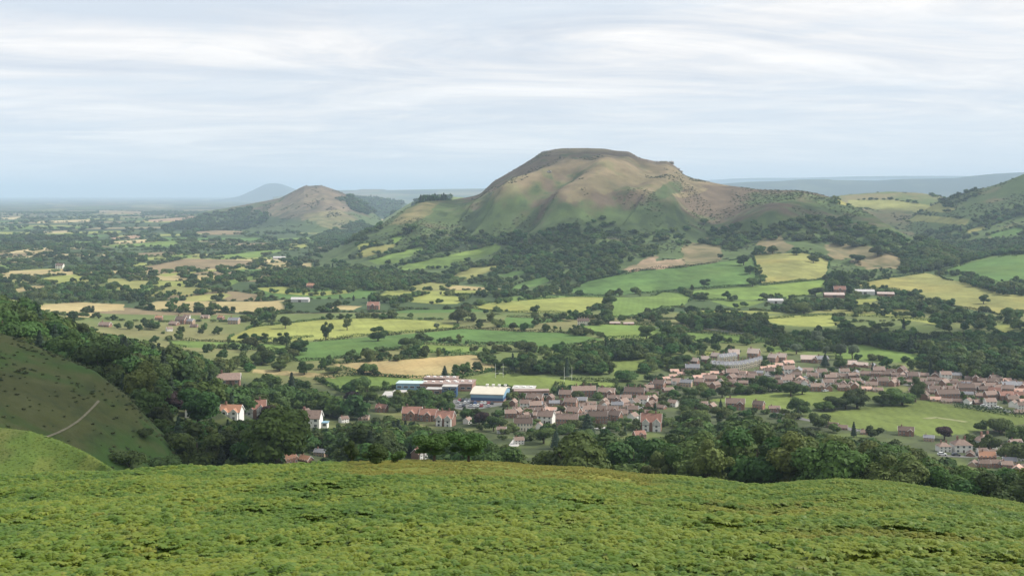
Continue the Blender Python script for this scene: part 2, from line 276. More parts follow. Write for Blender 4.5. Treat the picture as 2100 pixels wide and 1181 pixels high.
# name, colour, photo outline
FIELDS = [
 ('ripening field', YG, [(520,670),(564,666),(656,656),(757,651),(876,657),(941,669),(929,675),(861,681),(787,684),(757,688),(627,700),(470,702),(470,692)]),
 ('long green pasture', G_, [(630,702),(757,691),(867,682),(950,674),(1050,679),(1150,682),(1220,692),(1240,696),(1160,712),(1105,726),(1050,706),(994,706),(920,703),(870,700),(816,715),(766,724),(727,730),(674,738),(609,741),(592,733),(610,721)]),
 ('narrow pasture', LG, [(834,716),(870,706),(1000,712),(982,719),(914,724),(846,722)]),
 ('tan stubble field', TAN, [(683,746),(757,741),(816,738),(905,731),(964,727),(991,730),(991,744),(1021,749),(1021,756),(935,768),(926,772),(893,776),(787,772),(733,765),(700,756)]),
 ('school meadow', LG, [(647,777),(733,768),(893,779),(890,786),(831,790),(781,800),(740,806),(698,803)]),
 ('playing field', PLG, [(929,781),(1024,764),(1050,766),(1103,771),(1192,781),(1266,784),(1263,797),(1208,795),(1139,788),(1136,804),(1100,803),(1050,790),(965,788)]),
 ('scrub strip', TAN, [(520,756),(605,762),(680,768),(690,775),(600,772),(520,764)]),
 ('small pasture', LG, [(345,697),(470,702),(590,707),(590,718),(500,716),(400,713),(352,711)]),
 ('hill foot pasture', G_, [(1164,596),(1203,578),(1290,558),(1410,547),(1545,528),(1560,583),(1420,593),(1345,600),(1256,606),(1200,606)]),
 ('olive slope', OLV, [(1545,523),(1570,521),(1646,518),(1702,533),(1694,571),(1560,583)]),
 ('yellow green strip', YG, [(952,628),(1040,617),(1116,613),(1180,608),(1256,611),(1250,628),(1192,644),(1116,641),(1065,641),(1000,638)]),
 ('green dip', LG, [(1258,613),(1345,606),(1358,599),(1396,600),(1421,613),(1396,629),(1358,631),(1325,644),(1281,653),(1256,651),(1251,630)]),
 ('shelf pasture', LG, [(1398,598),(1528,587),(1570,585),(1694,573),(1692,600),(1610,612),(1570,615),(1457,615),(1426,612)]),
 ('lower shelf', LG, [(1457,617),(1570,617),(1535,629),(1510,632)]),
 ('lane meadow', G_, [(1040,650),(1129,653),(1167,658),(1098,663),(1091,673),(1020,671)]),
 ('house meadow', LG, [(1192,668),(1256,664),(1363,669),(1358,688),(1319,693),(1243,693),(1230,687),(1200,679)]),
 ('road meadow', LG, [(1391,679),(1480,684),(1563,690),(1600,700),(1548,703),(1472,703),(1408,698)]),
 ('corner meadow', YG, [(1408,713),(1512,725),(1472,734),(1426,726)]),
 ('bright meadow', PLG, [(1236,742),(1355,733),(1352,756),(1319,763),(1281,768),(1256,763)]),
 ('pale hillside field', OLV, [(1748,584),(1824,570),(1898,560),(1926,565),(1938,573),(2002,583),(2035,596),(2100,607),(2190,615),(2190,650),(2100,641),(2065,650),(2027,640),(1989,634),(1926,623),(1882,616),(1880,602),(1832,593),(1773,591)]),
 ('upper green field', G_, [(1928,556),(2002,536),(2065,524),(2100,526),(2200,530),(2200,600),(2100,584),(2078,575),(2035,579),(1977,562),(1936,565)]),
 ('wheat strip', YG, [(1560,655),(1570,649),(1700,645),(1725,649),(1722,668),(1646,670),(1600,665)]),
 ('wheat strip', YG, [(1715,645),(1799,641),(1946,657),(1921,667),(1890,660),(1799,650)]),
 ('wedge', YG, [(1748,613),(1814,613),(1773,624),(1758,637)]),
 ('wedge', YG, [(2040,667),(2086,664),(2076,677),(2058,683)]),
 ('village green', PLG, [(1447,821),(1493,812),(1610,804),(1712,803),(1748,801),(1799,792),(1839,799),(1824,811),(1786,815),(1748,808),(1682,830),(1616,838),(1530,835),(1488,824)]),
 ('cricket ground', PLG, [(1644,856),(1710,843),(1814,831),(1898,821),(1957,833),(2064,848),(2110,852),(2110,868),(2038,877),(1971,891),(1886,894),(1862,884),(1779,880),(1743,876),(1686,864)]),
 ('field', YG, [(262,547),(287,539),(334,540),(305,547)]), ('field', BRN, [(279,551),(381,530),(528,535),(528,543),(406,553),(330,561)]),
 ('field', YG, [(318,563),(381,558),(528,546),(520,552),(420,557),(340,567)]), ('field', YG, [(58,580),(102,567),(152,563),(185,567),(165,577),(102,583)]),
 ('field', OLV, [(213,571),(264,571),(262,579),(216,578)]), ('field', TAN, [(8,595),(71,585),(97,586),(94,592),(38,599)]), ('field', G_, [(69,600),(132,593),(127,600),(76,605)]),
 ('field', OLV, [(234,583),(279,575),(320,576),(318,583),(279,602),(236,592)]), ('field', OLV, [(345,587),(406,589),(447,598),(386,605),(297,608),(330,595)]),
 ('field', OLV, [(381,608),(457,600),(475,605),(445,618),(381,618)]), ('field', LG, [(457,577),(528,563),(528,574),(495,577),(465,589)]),
 ('field', TAN, [(61,628),(152,619),(254,624),(254,636),(142,641),(94,638)]), ('field', TAN, [(137,643),(193,641),(193,651),(137,651)]),
 ('field', LG, [(340,524),(396,523),(390,529),(345,531)]), ('field', LG, [(432,526),(528,515),(590,511),(528,528),(440,531)]), ('field', TAN, [(10,556),(140,551),(138,557),(12,561)]),
 ('field', BRN, [(200,431),(292,434),(292,440),(200,437)]), ('field', STR, [(71,454),(188,450),(188,454),(75,458)]), ('field', STR, [(86,475),(142,472),(142,477),(90,479)]),
 ('field', STR, [(0,447),(46,445),(46,449),(0,451)]), ('field', PNK, [(290,452),(401,444),(401,449),(320,456)]), ('field', BRN, [(396,476),(450,472),(508,475),(500,481),(420,482)]),
 ('field', STR, [(20,516),(100,507),(100,512),(24,520)]), ('field', STR, [(213,497),(310,490),(310,496),(220,501)]), ('field', PNK, [(226,488),(287,481),(287,488),(240,492)]), ('field', LG, [(211,504),(394,491),(356,504),(240,508)]),
 ('field', YG, [(583,514),(611,503),(652,500),(617,509)]), ('field', YG, [(733,503),(771,496),(771,502),(736,515)]), ('field', LG, [(802,486),(835,478),(812,498),(804,496)]),
 ('field', OLV, [(731,524),(749,508),(815,499),(794,516),(774,521),(744,529)]), ('field', LG, [(756,534),(866,503),(876,510),(835,526),(820,539),(774,543)]),
 ('field', LG, [(812,547),(843,540),(871,535),(952,516),(1015,501),(1028,505),(1018,516),(977,529),(926,549),(871,552),(825,554)]),
 ('field', OLV, [(924,567),(965,549),(1048,540),(1028,549),(990,562),(952,575),(937,577)]), ('field', G_, [(1020,567),(1050,556),(1110,553),(1050,567)]),
 ('field', OLV, [(832,589),(888,577),(939,585),(916,590),(901,597),(863,597),(825,597)]), ('field', YG, [(827,615),(850,608),(901,604),(962,610),(937,623),(888,623),(850,620)]),
 ('field', YG, [(520,590),(600,587),(605,601),(640,599),(735,593),(718,601),(650,607),(560,601)]), ('field', TAN, [(672,633),(698,626),(744,628),(723,636)]),
 ('field', G_, [(1035,593),(1090,572),(1140,565),(1120,580),(1080,590)]), ('field', OLV, [(1100,600),(1150,585),(1150,600),(1110,607)]),
 ('field', OLV, [(1880,440),(1990,450),(1980,462),(1850,452)]), ('field', OLV, [(1978,474),(2024,460),(2020,470),(1990,478)]), ('field', G_, [(2027,482),(2080,467),(2100,466),(2100,478),(2040,490)]),
 ('field', OLV, [(1712,418),(1740,410),(1830,410),(1960,428),(1950,436),(1790,430)]), ('field', STR, [(1912,401),(1950,400),(1950,404),(1916,405)]),
 ('field', LG, [(1560,705),(1612,712),(1640,720),(1580,722)]), ('field', LG, [(1700,712),(1760,706),(1900,730),(1880,745),(1800,740),(1720,735)]),
]
PATCHES = [
 ((.085, .10, .052), [(1010,805),(1130,802),(1300,795),(1340,770),(1420,735),(1620,728),(1800,742),(1900,760),(2110,790),(2110,840),(1960,830),(1840,795),(1640,800),(1440,822),(1480,842),(1640,846),(1640,872),(1860,900),(2110,880),(2110,965),(1900,935),(1640,880),(1400,870),(1200,905),(1010,900)]),  # bare or grassy patches on the hillsides
 (PNK, [(1271,557),(1307,545),(1332,527),(1347,525),(1352,535),(1391,532),(1398,528),(1408,548),(1320,553)]),
 (BRN, [(1395,515),(1420,497),(1450,493),(1480,505),(1480,530),(1440,545),(1410,547)]), (BRN, [(1555,495),(1600,487),(1630,505),(1600,522),(1560,524)]),
 (BRN, [(1690,500),(1740,500),(1800,510),(1845,525),(1845,550),(1780,548),(1740,530),(1700,533)]),
 ((.165, .135, .075), [(1180,370),(1290,352),(1345,352),(1420,362),(1440,382),(1400,388),(1330,375),(1260,392),(1200,412),(1160,425)]), ((.215, .175, .095), [(1370,402),(1440,382),(1450,386),(1400,408)]),
 (DGR, [(1330,402),(1360,380),(1400,376),(1398,395),(1350,412)]), (DGR, [(1250,412),(1290,390),(1305,392),(1280,415)]),
 ((.19, .145, .095), [(600,395),(650,385),(700,400),(720,430),(690,445),(650,440),(620,455),(560,445),(540,440),(570,415)]), ((.19, .17, .08), [(620,440),(700,430),(730,450),(720,470),(670,470)]),
 (DGR, [(520,460),(560,448),(620,448),(650,470),(560,490),(520,485)]), ((.20, .17, .08), [(800,460),(830,432),(870,414),(900,415),(880,440),(830,465)]),
]
PG, YGd = np.meshgrid(pxs, Ys, indexing='ij'); XG = (PG - 1050) / F * YGd
def inpoly(x, y, poly):
    c = np.zeros(np.shape(x), bool); n = len(poly)
    for k in range(n):
        (x0, y0), (x1, y1) = poly[k], poly[(k + 1) % n]
        if y0 == y1: continue
        c ^= ((y0 > y) != (y1 > y)) & (x < (x1 - x0) * (y - y0) / (y1 - y0) + x0)
    return c
def poly_mask(x, y, poly):
    xs = [p[0] for p in poly]; ys = [p[1] for p in poly]
    m = np.zeros(np.shape(x), bool)
    b = (x > min(xs)) & (x < max(xs)) & (y > min(ys)) & (y < max(ys))
    if b.any(): m[b] = inpoly(x[b], y[b], poly)
    return m
def blend_to(a, b, w): return a * (1 - w[..., None]) + np.asarray(b) * w[..., None]
FW = [(n, c, wpoly(densify(p, 25))) for n, c, p in FIELDS]
def patchwork(x, y, cell, seed):
    gx = x / cell + fbm(x / cell / 2.5, y / cell / 2.5, seed + 5, 2) * .8; gy = y / cell / .8 + fbm(x / cell / 2, y / cell / 2, seed + 9, 2) * .8
    ix, iy = np.floor(gx), np.floor(gy)
    d1 = np.full(gx.shape, 9.); d2 = d1.copy(); idn = np.zeros(gx.shape)
    for a in (-1, 0, 1):
        for b in (-1, 0, 1):
            jx, jy = ix + a, iy + b
            d = np.maximum(np.abs(gx - jx - .15 - .7 * _hash(jx, jy, seed)), np.abs(gy - jy - .15 - .7 * _hash(jx, jy, seed + 1)))
            m = d < d1
            d2 = np.where(m, d1, np.minimum(d2, d)); idn = np.where(m, _hash(jx, jy, seed + 2), idn); d1 = np.where(m, d, d1)
    return idn, (d2 - d1) * cell
def ground_colour():
    X, Y, Z = XG, YGd, ZG
    col = np.zeros(Z.shape + (3,)) + np.array((.13, .165, .055))
    big = fbm(X / 160, Y / 160, 3, 4); fine = fbm(X / 22, Y / 22, 5, 3)
    col = blend_to(col, (.20, .19, .08), smooth(big * 2.2 + .4))
    col = blend_to(col, (.055, .07, .032), np.clip((800 - Y) / 60, 0, 1) * smooth(fine * 3 + .9))
    # patchwork of far fields
    pal = np.array([LG, OLV, YG, TAN, (.07, .105, .04), (.06, .09, .035), G_, STR, BRN, (.055, .085, .035), DGR, (.06, .09, .035)])
    for cell, y0, y1, sd in ((150, 1250, 3200, 41), (330, 3200, 60000, 44)):
        m = (Y > y0) & (Y <= y1) & (IG == 0)
        idn, edge = patchwork(X[m], Y[m], cell, sd)
        c = pal[np.clip((idn * len(pal)).astype(int), 0, len(pal) - 1)]
        hw = np.where(Y[m] > 3200, 26, 9); hedge = np.clip(1.6 - edge / hw, 0, 1)
        c = blend_to(c, (.05, .075, .03), hedge)
        wood = smooth((fbm(X[m] / (cell * 4), Y[m] / (cell * 2), 91, 3) - .12) * 9)
        c = blend_to(c, (.05, .075, .032), wood)
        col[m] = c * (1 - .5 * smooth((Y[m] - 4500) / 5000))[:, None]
    # hills
    for i, h in enumerate(HILLS):
        m = IG == i + 1
        if not m.any(): continue
        x, y, z = X[m], Y[m], Z[m]; b, f = fbm(x / 130, y / 130, 51 + i, 4), fbm(x / 24, y / 24, 61 + i, 3)
        if i in (0, 1):
            hz = z / (240 if i == 0 else 170)
            c = np.zeros((len(z), 3)) + np.array((.125, .094, .064))
            c = blend_to(c, (.165, .135, .075), smooth(b * 2.4 + f * 1.6 + .05))
            c = blend_to(c, (.082, .116, .042), smooth((.56 - hz) * 4 + b * 3.2 + f * 1.5))
            c = blend_to(c, (.055, .08, .035), smooth((f - .08) * 8) * smooth(b * 4 + .45) * .85)
            if i == 0:
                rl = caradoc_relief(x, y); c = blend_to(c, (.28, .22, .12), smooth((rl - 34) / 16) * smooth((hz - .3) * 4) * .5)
                c = blend_to(c, (.24, .21, .12), smooth((hz - .93) * 14) * .7)
        elif i in (2, 3): c = np.zeros((len(z), 3)) + np.array((.045, .07, .035)); c = blend_to(c, (.17, .21, .07), smooth(b * 5 - .6) if i == 2 else smooth((b + .35) * 5))
        elif i in (4, 6, 7): c = np.zeros((len(z), 3)) + np.array((.03, .045, .035)); c = blend_to(c, (.07, .085, .05), smooth(fbm(x / 500, y / 500, 63, 3) * 5 - .5))
        elif i == 5:
            idn, edge = patchwork(x, y, 420, 77); c = pal[np.clip((idn * len(pal)).astype(int), 0, len(pal) - 1)] * .45
        elif i in (8, 9): c = np.zeros((len(z), 3)) + np.array((.10, .14, .048)); c = blend_to(c, (.19, .165, .08), smooth(b * 3 + f + .3 + (.25 if i == 8 else -.35)))
        elif i == 10: c = np.zeros((len(z), 3)) + np.array((.11, .16, .05))
        elif i == 11:
            b2, f2 = fbm(x / 22, y / 22, 66, 4), fbm(x / 5, y / 5, 67, 3)
            up = smooth((z - 62 - .05 * x) / 22)
            c = np.zeros((len(z), 3)) + np.array((.050, .098, .022)); c = blend_to(c, (.074, .084, .028), smooth(up * 1.0 - .25 + b2 * 2.2 + f2 * .8))
            c = blend_to(c, (.095, .105, .042), smooth((f2 - .05) * 5) * .5); c = blend_to(c, (.045, .06, .025), smooth((-f2 - .10) * 6) * .5)
        else:
            f2 = fbm(x / 4, y / 4, 68, 3); b2 = fbm(x / 18, y / 18, 69, 3)
            c = np.zeros((len(z), 3)) + np.array((.085, .13, .028)); c = blend_to(c, (.12, .15, .035), smooth(f2 * 3 + .3)); c = blend_to(c, (.09, .085, .035), smooth((-b2 - .2) * 9) * .4)
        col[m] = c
    # near slope under the bracken
    m = IG == 99
    x, y = X[m], Y[m]; f2 = fbm(x / 1.3, y / 1.3, 81, 3); b2 = fbm(x / 9, y / 5, 83, 3)
    c = np.zeros((m.sum(), 3)) + np.array((.085, .13, .025)); c = blend_to(c, (.17, .175, .035), smooth((y - 70) / 30 + b2)); c = blend_to(c, (.19, .165, .035), smooth(b2 * 4 - .1) * .6)
    c = blend_to(c, (.12, .16, .035), smooth(f2 * 4)); col[m] = c
    # named fields and patches
    for c, pp in PATCHES:
        m = poly_mask(X + fine * 26, Y + fine * 60 + big * 40, wpoly(densify(pp, 25)))
        if m.any(): col[m] = blend_to(col[m], c, np.clip(.72 + fine[m] * .9, 0, 1))
    for n, c, wp in FW:
        m = poly_mask(X + fine * 2, Y + fine * 5, wp)
        if not m.any(): continue
        x, y = X[m], Y[m]; ang = (abs(hash_str(n + str(wp[0]))) % 628) / 100
        s = x * math.cos(ang) + y * math.sin(ang)
        v = 1 + .05 * np.sin(s * 1.1 + 2 * fbm(x / 40, y / 40, 18, 2)) * (y < 1500) + fbm(x / 55, y / 80, 15, 4) * .7 - (.13 * (np.abs(np.mod(x * .92 + y * .25 + fbm(x / 70, y / 70, 19, 2) * 8, 13.0) - 6.5) < .8) * (y < 1700) if n != 'field' else 0) + fbm(x / 9, y / 12, 16, 3) * .3
        cc = np.asarray(c)[None] * v[:, None]
        col[m] = blend_to(cc, np.asarray(c) * np.array((1.25, 1.05, .95)), smooth(fbm(x / 90, y / 90, 17, 3) * 3) * .5)
    return np.clip(col * (1 + fine[..., None] * np.where((IG >= 1) & (IG <= 2), .75, .25)[..., None]), .01, .7)
def hash_str(s):
    h = 7
    for ch in s: h = (h * 131 + ord(ch)) & 0x7FFFFFFF
    return h

# ---------------------------------------------------------------- materials
def mat(name): 
    m = bpy.data.materials.new(name); m.use_nodes = True; return m, NT(m.node_tree)
def finish(t, col, rough=.9, spec=.2, bump=None, bstr=.3, bdist=.1, trans=0, tcol=None):
    out = t.add('ShaderNodeOutputMaterial'); p = t.add('ShaderNodeBsdfPrincipled')
    if isinstance(col, tuple): p.inputs['Base Color'].default_value = (*col, 1)
    else: t.link(col, p.inputs['Base Color'])
    p.inputs['Roughness'].default_value = rough; p.inputs['Specular IOR Level'].default_value = spec
    if bump is not None:
        b = t.add('ShaderNodeBump'); b.inputs['Strength'].default_value = bstr; b.inputs['Distance'].default_value = bdist
        t.link(bump, b.inputs['Height']); t.link(b.outputs[0], p.inputs['Normal'])
    sh = p.outputs[0]
    if trans:
        tr = t.add('ShaderNodeBsdfTranslucent'); t.link(tcol if tcol is not None else col, tr.inputs[0])
        mx = t.add('ShaderNodeMixShader'); mx.inputs[0].default_value = trans
        t.link(sh, mx.inputs[1]); t.link(tr.outputs[0], mx.inputs[2]); sh = mx.outputs[0]
    t.link(sh, out.inputs[0])
def ground_mat():
    m, t = mat('ground_cover')
    at = t.add('ShaderNodeAttribute', attribute_name='Col'); geo = t.add('ShaderNodeNewGeometry')
    a = t.noise(geo.outputs['Position'], .035, 4, .6); b = t.noise(geo.outputs['Position'], .35, 3, .6); c = t.noise(geo.outputs['Position'], 2.5, 2, .6)
    v = t.math('ADD', t.math('ADD', t.math('MULTIPLY', a, .5), t.math('MULTIPLY', b, .45)), t.math('MULTIPLY', c, .25))
    col = t.mix(1.0, at.outputs[0], t.ramp(v, [(.3, .62), (.9, 1.3)]), 'MULTIPLY')
    finish(t, col, .95, .1, v, .6, .8)
    return m
GM = ground_mat()
def flat_mat(name, c, rough=.8, var=.25, scale=.6, spec=.25, bump=.2, rnd=0.0):
    m, t = mat(name)
    tc = t.add('ShaderNodeTexCoord'); n = t.noise(tc.outputs['Object'], scale, 4, .6)
    col = t.mix(1.0, c, t.ramp(n, [(.25, 1 - var), (.75, 1 + var)]), 'MULTIPLY')
    if rnd:
        oi = t.add('ShaderNodeObjectInfo')
        h = t.add('ShaderNodeHueSaturation'); t.link(t.math('ADD', t.math('MULTIPLY', oi.outputs['Random'], rnd), 1 - rnd / 2), h.inputs['Value']); t.link(col, h.inputs['Color']); col = h.outputs[0]
    finish(t, col, rough, spec, n, bump, .05)
    return m

# ---------------------------------------------------------------- mesh helpers
def mesh_np(name, V, Fq, mats, smooth_shade=False, col=None, midx=None):
    """V (n,3); Fq (m,3) or (m,4)"""
    me = bpy.data.meshes.new(name); V = np.asarray(V, np.float32); Fq = np.asarray(Fq, np.int32); k = Fq.shape[1]
    me.vertices.add(len(V)); me.vertices.foreach_set('co', V.ravel())
    me.loops.add(Fq.size); me.loops.foreach_set('vertex_index', Fq.ravel())
    me.polygons.add(len(Fq)); me.polygons.foreach_set('loop_start', np.arange(0, Fq.size, k, dtype=np.int32))
    me.polygons.foreach_set('use_smooth', np.full(len(Fq), bool(smooth_shade)))
    for m in (mats if isinstance(mats, (list, tuple)) else [mats]): me.materials.append(m)
    if midx is not None: me.polygons.foreach_set('material_index', np.asarray(midx, np.int32))
    if col is not None:
        a = me.color_attributes.new('Col', 'FLOAT_COLOR', 'POINT')
        a.data.foreach_set('color', np.concatenate([col, np.ones((len(col), 1))], 1).astype(np.float32).ravel())
    me.update(calc_edges=True)
    return me
def obj(name, me, parent=None, loc=(0, 0, 0), rz=0.0, scale=None):
    o = bpy.data.objects.new(name, me); COL.objects.link(o)
    o.location = loc
    if rz: o.rotation_euler = (0, 0, rz)
    if scale is not None: o.scale = scale if isinstance(scale, (tuple, list)) else (scale,) * 3
    if parent is not None: o.parent = parent
    return o
def tag(o, label=None, cat=None, group=None, kind=None):
    if label: o['label'] = label
    if cat: o['category'] = cat
    if group: o['group'] = group
    if kind: o['kind'] = kind
    return o
def build_ground():
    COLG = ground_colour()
    np_, ny = ZG.shape
    vid = np.arange(np_ * ny).reshape(np_, ny)
    q = np.stack([vid[:-1, :-1], vid[1:, :-1], vid[1:, 1:], vid[:-1, 1:]], -1).reshape(-1, 4)
    qi = np.maximum(np.maximum(IG[:-1, :-1], IG[1:, :-1]), np.maximum(IG[1:, 1:], IG[:-1, 1:])).reshape(-1)
    V = np.stack([XG, YGd, ZG], -1).reshape(-1, 3); CC = COLG.reshape(-1, 3)
    for k in [0] + list(range(1, len(HILLS) + 1)) + [99]:
        f = q[qi == k]
        if not len(f): continue
        used, inv = np.unique(f, return_inverse=True)
        nm = 'ground' if k == 0 else ('hillside' if k == 99 else 'hill')
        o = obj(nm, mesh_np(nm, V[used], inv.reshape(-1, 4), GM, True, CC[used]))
        tag(o, 'valley floor of hedged fields running out to a flat horizon' if k == 0 else ('near hillside under the bracken' if k == 99 else HILLS[k - 1]['lab']), None, None, 'structure')
build_ground()

def haze_box():
    m = bpy.data.materials.new('air'); m.use_nodes = True; t = NT(m.node_tree)
    out = t.add('ShaderNodeOutputMaterial'); v = t.add('ShaderNodeVolumePrincipled')
    v.inputs['Color'].default_value = (.62, .79, .985, 1); v.inputs['Density'].default_value = HAZE; v.inputs['Anisotropy'].default_value = .0
    t.link(v.outputs[0], out.inputs['Volume'])
    lo = (-30000, -200, float(ZG.min()) - 20); hi = (30000, 46500, 420)
    V = [(x, y, z) for x in (lo[0], hi[0]) for y in (lo[1], hi[1]) for z in (lo[2], hi[2])]
    o = obj('haze', mesh_np('haze', V, [(0,1,3,2),(4,6,7,5),(0,4,5,1),(2,3,7,6),(0,2,6,4),(1,5,7,3)], m)); tag(o, None, None, None, 'stuff')
HAZE = 7.0e-5
haze_box()

# ---------------------------------------------------------------- plants: materials and prototypes
def leaf_mat(name, c, var=.35, hue=.07, trans=.30):
    m, t = mat(name)
    tc = t.add('ShaderNodeTexCoord'); oi = t.add('ShaderNodeObjectInfo')
    n = t.noise(tc.outputs['Object'], .45, 3, .6); n2 = t.noise(tc.outputs['Object'], 2.2, 2, .6)
    v = t.math('ADD', t.math('MULTIPLY', n, .7), t.math('MULTIPLY', n2, .3))
    col = t.mix(1.0, c, t.ramp(v, [(.3, 1 - var), (.7, 1 + var)]), 'MULTIPLY')
    h = t.add('ShaderNodeHueSaturation'); t.link(col, h.inputs['Color'])
    t.link(t.math('ADD', t.math('MULTIPLY', oi.outputs['Random'], hue), .5 - hue / 2), h.inputs['Hue'])
    r2 = t.math('FRACT', t.math('MULTIPLY', oi.outputs['Random'], 17.3))
    t.link(t.math('ADD', t.math('MULTIPLY', r2, .95), .55), h.inputs['Value'])
    finish(t, h.outputs[0], .75, .25, trans=trans)
    return m
LM = {'broad': leaf_mat('oak_leaves', (.056, .100, .022)), 'tall': leaf_mat('ash_leaves', (.088, .128, .034)), 'conifer': leaf_mat('conifer_needles', (.026, .048, .024), .3, .02, .08),
      'willow': leaf_mat('willow_leaves', (.13, .17, .095), .25, .02), 'copper': leaf_mat('copper_beech_leaves', (.035, .018, .018), .3, .02, .1), 'bush': leaf_mat('shrub_leaves', (.09, .13, .036))}
BARK = flat_mat('bark', (.09, .07, .05), .95, .3, 2.0)
def rand_dirs(n, r): v = r.normal(size=(n, 3)); return v / np.linalg.norm(v, axis=1)[:, None]
def quads_at(Pc, N, size, r, aspect=1.0):
    """leaf clump quads centred on Pc facing roughly N"""
    n = len(Pc); a = np.cross(N, rand_dirs(n, r)); a /= np.linalg.norm(a, axis=1)[:, None] + 1e-9; b = np.cross(N, a)
    s = size[:, None]
    j = lambda: 1 + r.uniform(-.35, .35, (n, 1))
    V = np.stack([Pc - a * s * j() - b * s * .55 * aspect, Pc + a * s * .5 * j() - b * s * aspect * j(), Pc + a * s * j() + b * s * .5 * aspect, Pc - a * s * .45 * j() + b * s * aspect * j()], 1).reshape(-1, 3)
    return V, np.arange(n * 4).reshape(n, 4)
_t = (1 + 5 ** .5) / 2
ICO_V = np.array([(-1,_t,0),(1,_t,0),(-1,-_t,0),(1,-_t,0),(0,-1,_t),(0,1,_t),(0,-1,-_t),(0,1,-_t),(_t,0,-1),(_t,0,1),(-_t,0,-1),(-_t,0,1)]) / math.hypot(1, _t)
ICO_F = np.array([(0,11,5,5),(0,5,1,1),(0,1,7,7),(0,7,10,10),(0,10,11,11),(1,5,9,9),(5,11,4,4),(11,10,2,2),(10,7,6,6),(7,1,8,8),(3,9,4,4),(3,4,2,2),(3,2,6,6),(3,6,8,8),(3,8,9,9),(4,9,5,5),(2,4,11,11),(6,2,10,10),(8,6,7,7),(9,8,1,1)])
def mesh_mixed(name, V, faces, m, smooth_shade=False):
    """faces: list of index arrays; triangles are given with the last index repeated"""
    me = bpy.data.meshes.new(name); Fq = np.concatenate(faces); tri = Fq[:, 2] == Fq[:, 3]
    cnt = np.where(tri, 3, 4); keep = np.ones(Fq.shape, bool); keep[tri, 3] = False
    me.vertices.add(len(V)); me.vertices.foreach_set('co', np.asarray(V, np.float32).ravel())
    li = Fq[keep]; me.loops.add(len(li)); me.loops.foreach_set('vertex_index', li.astype(np.int32))
    me.polygons.add(len(Fq)); me.polygons.foreach_set('loop_start', np.concatenate([[0], np.cumsum(cnt)[:-1]]).astype(np.int32))
    me.polygons.foreach_set('use_smooth', np.full(len(Fq), bool(smooth_shade)))
    me.materials.append(m); me.update(calc_edges=True); return me
def crown(kind, seed, dens=1.0):
    """crown of a tree 12 m tall (conifer 14, bush 4) standing at the origin"""
    r = np.random.default_rng(seed); Vs = []; Fs = []; off = 0
    def put(V, Fq):
        nonlocal off
        Vs.append(V); Fs.append(Fq + off); off += len(V)
    if kind == 'conifer':
        n = int(620 * dens); h = r.uniform(0, 1, n) ** .8; rad = (1 - h) ** .85 * 2.9 * (.75 + .25 * np.sin(h * 46 + r.uniform(0, 6))) + .12
        th = r.uniform(0, 2 * np.pi, n); rr = rad * r.uniform(.55, 1.05, n)
        Pc = np.stack([np.cos(th) * rr, np.sin(th) * rr, 1.4 + h * 12.6], 1)
        N = np.stack([np.cos(th), np.sin(th), np.full(n, .55)], 1) + rand_dirs(n, r) * .45; N /= np.linalg.norm(N, axis=1)[:, None]
        put(*quads_at(Pc, N, r.uniform(.3, .62, n) / math.sqrt(dens), r, .6))
        k = 8; th = np.arange(k) / k * 2 * np.pi
        V = np.concatenate([np.stack([np.cos(th) * 2.0, np.sin(th) * 2.0, np.full(k, 1.6)], 1), [[0, 0, 13.2]], [[0, 0, 1.2]]])
        put(V, np.array([(i, (i + 1) % k, k, k) for i in range(k)] + [((i + 1) % k, i, k + 1, k + 1) for i in range(k)]))
    else:
        A = {'broad': (4.7, 5.0, 4.9, 15), 'tall': (3.5, 6.0, 5.9, 14), 'willow': (3.7, 5.8, 5.8, 14), 'copper': (4.5, 5.2, 5.0, 14), 'bush': (2.6, 1.7, 2.0, 7)}[kind]
        nl = A[3] + int(r.integers(-1, 3)); lr0 = .46 if kind != 'bush' else .5
        for i in range(nl):
            d = rand_dirs(1, r)[0]; d[2] = d[2] * .8 + .12
            q = r.uniform(.35, .92) if i else 0.1
            c = np.array([d[0] * A[0] * q, d[1] * A[0] * q, A[2] + d[2] * A[1] * q])
            lr = A[0] * lr0 * r.uniform(.52, 1.22) * (1.25 if i == 0 else 1)
            el = np.array([1, 1, .82 if kind in ('broad', 'copper', 'bush') else 1.12])
            n = int((150 if i else 60) * dens); dirs = rand_dirs(n, r); dirs[:, 2] = np.where(dirs[:, 2] < -.45, -dirs[:, 2], dirs[:, 2])
            Pc = c + dirs * el * lr * r.uniform(.78, 1.12, n)[:, None]
            N = dirs + rand_dirs(n, r) * .55; N /= np.linalg.norm(N, axis=1)[:, None]
            put(*quads_at(Pc, N, lr * r.uniform(.10, .23, n) / dens ** .4, r))
            put(c + ICO_V * (lr * .8) * el * r.uniform(.85, 1.1, (12, 1)), ICO_F)
    return mesh_mixed(kind + '_crown', np.concatenate(Vs), Fs, LM[kind])
def tube(pts, radii, k=6):
    pts = np.asarray(pts, float); V = []; Fq = []
    for i, p in enumerate(pts):
        d = pts[min(i + 1, len(pts) - 1)] - pts[max(i - 1, 0)]; d /= np.linalg.norm(d) + 1e-9
        a = np.cross(d, (0.31, .9, .2)); a /= np.linalg.norm(a); b = np.cross(d, a)
        for j in range(k): V.append(p + radii[i] * (a * math.cos(j / k * 6.2832) + b * math.sin(j / k * 6.2832)))
    for i in range(len(pts) - 1):
        for j in range(k): Fq.append((i * k + j, i * k + (j + 1) % k, (i + 1) * k + (j + 1) % k, (i + 1) * k + j))
    return np.array(V), np.array(Fq)
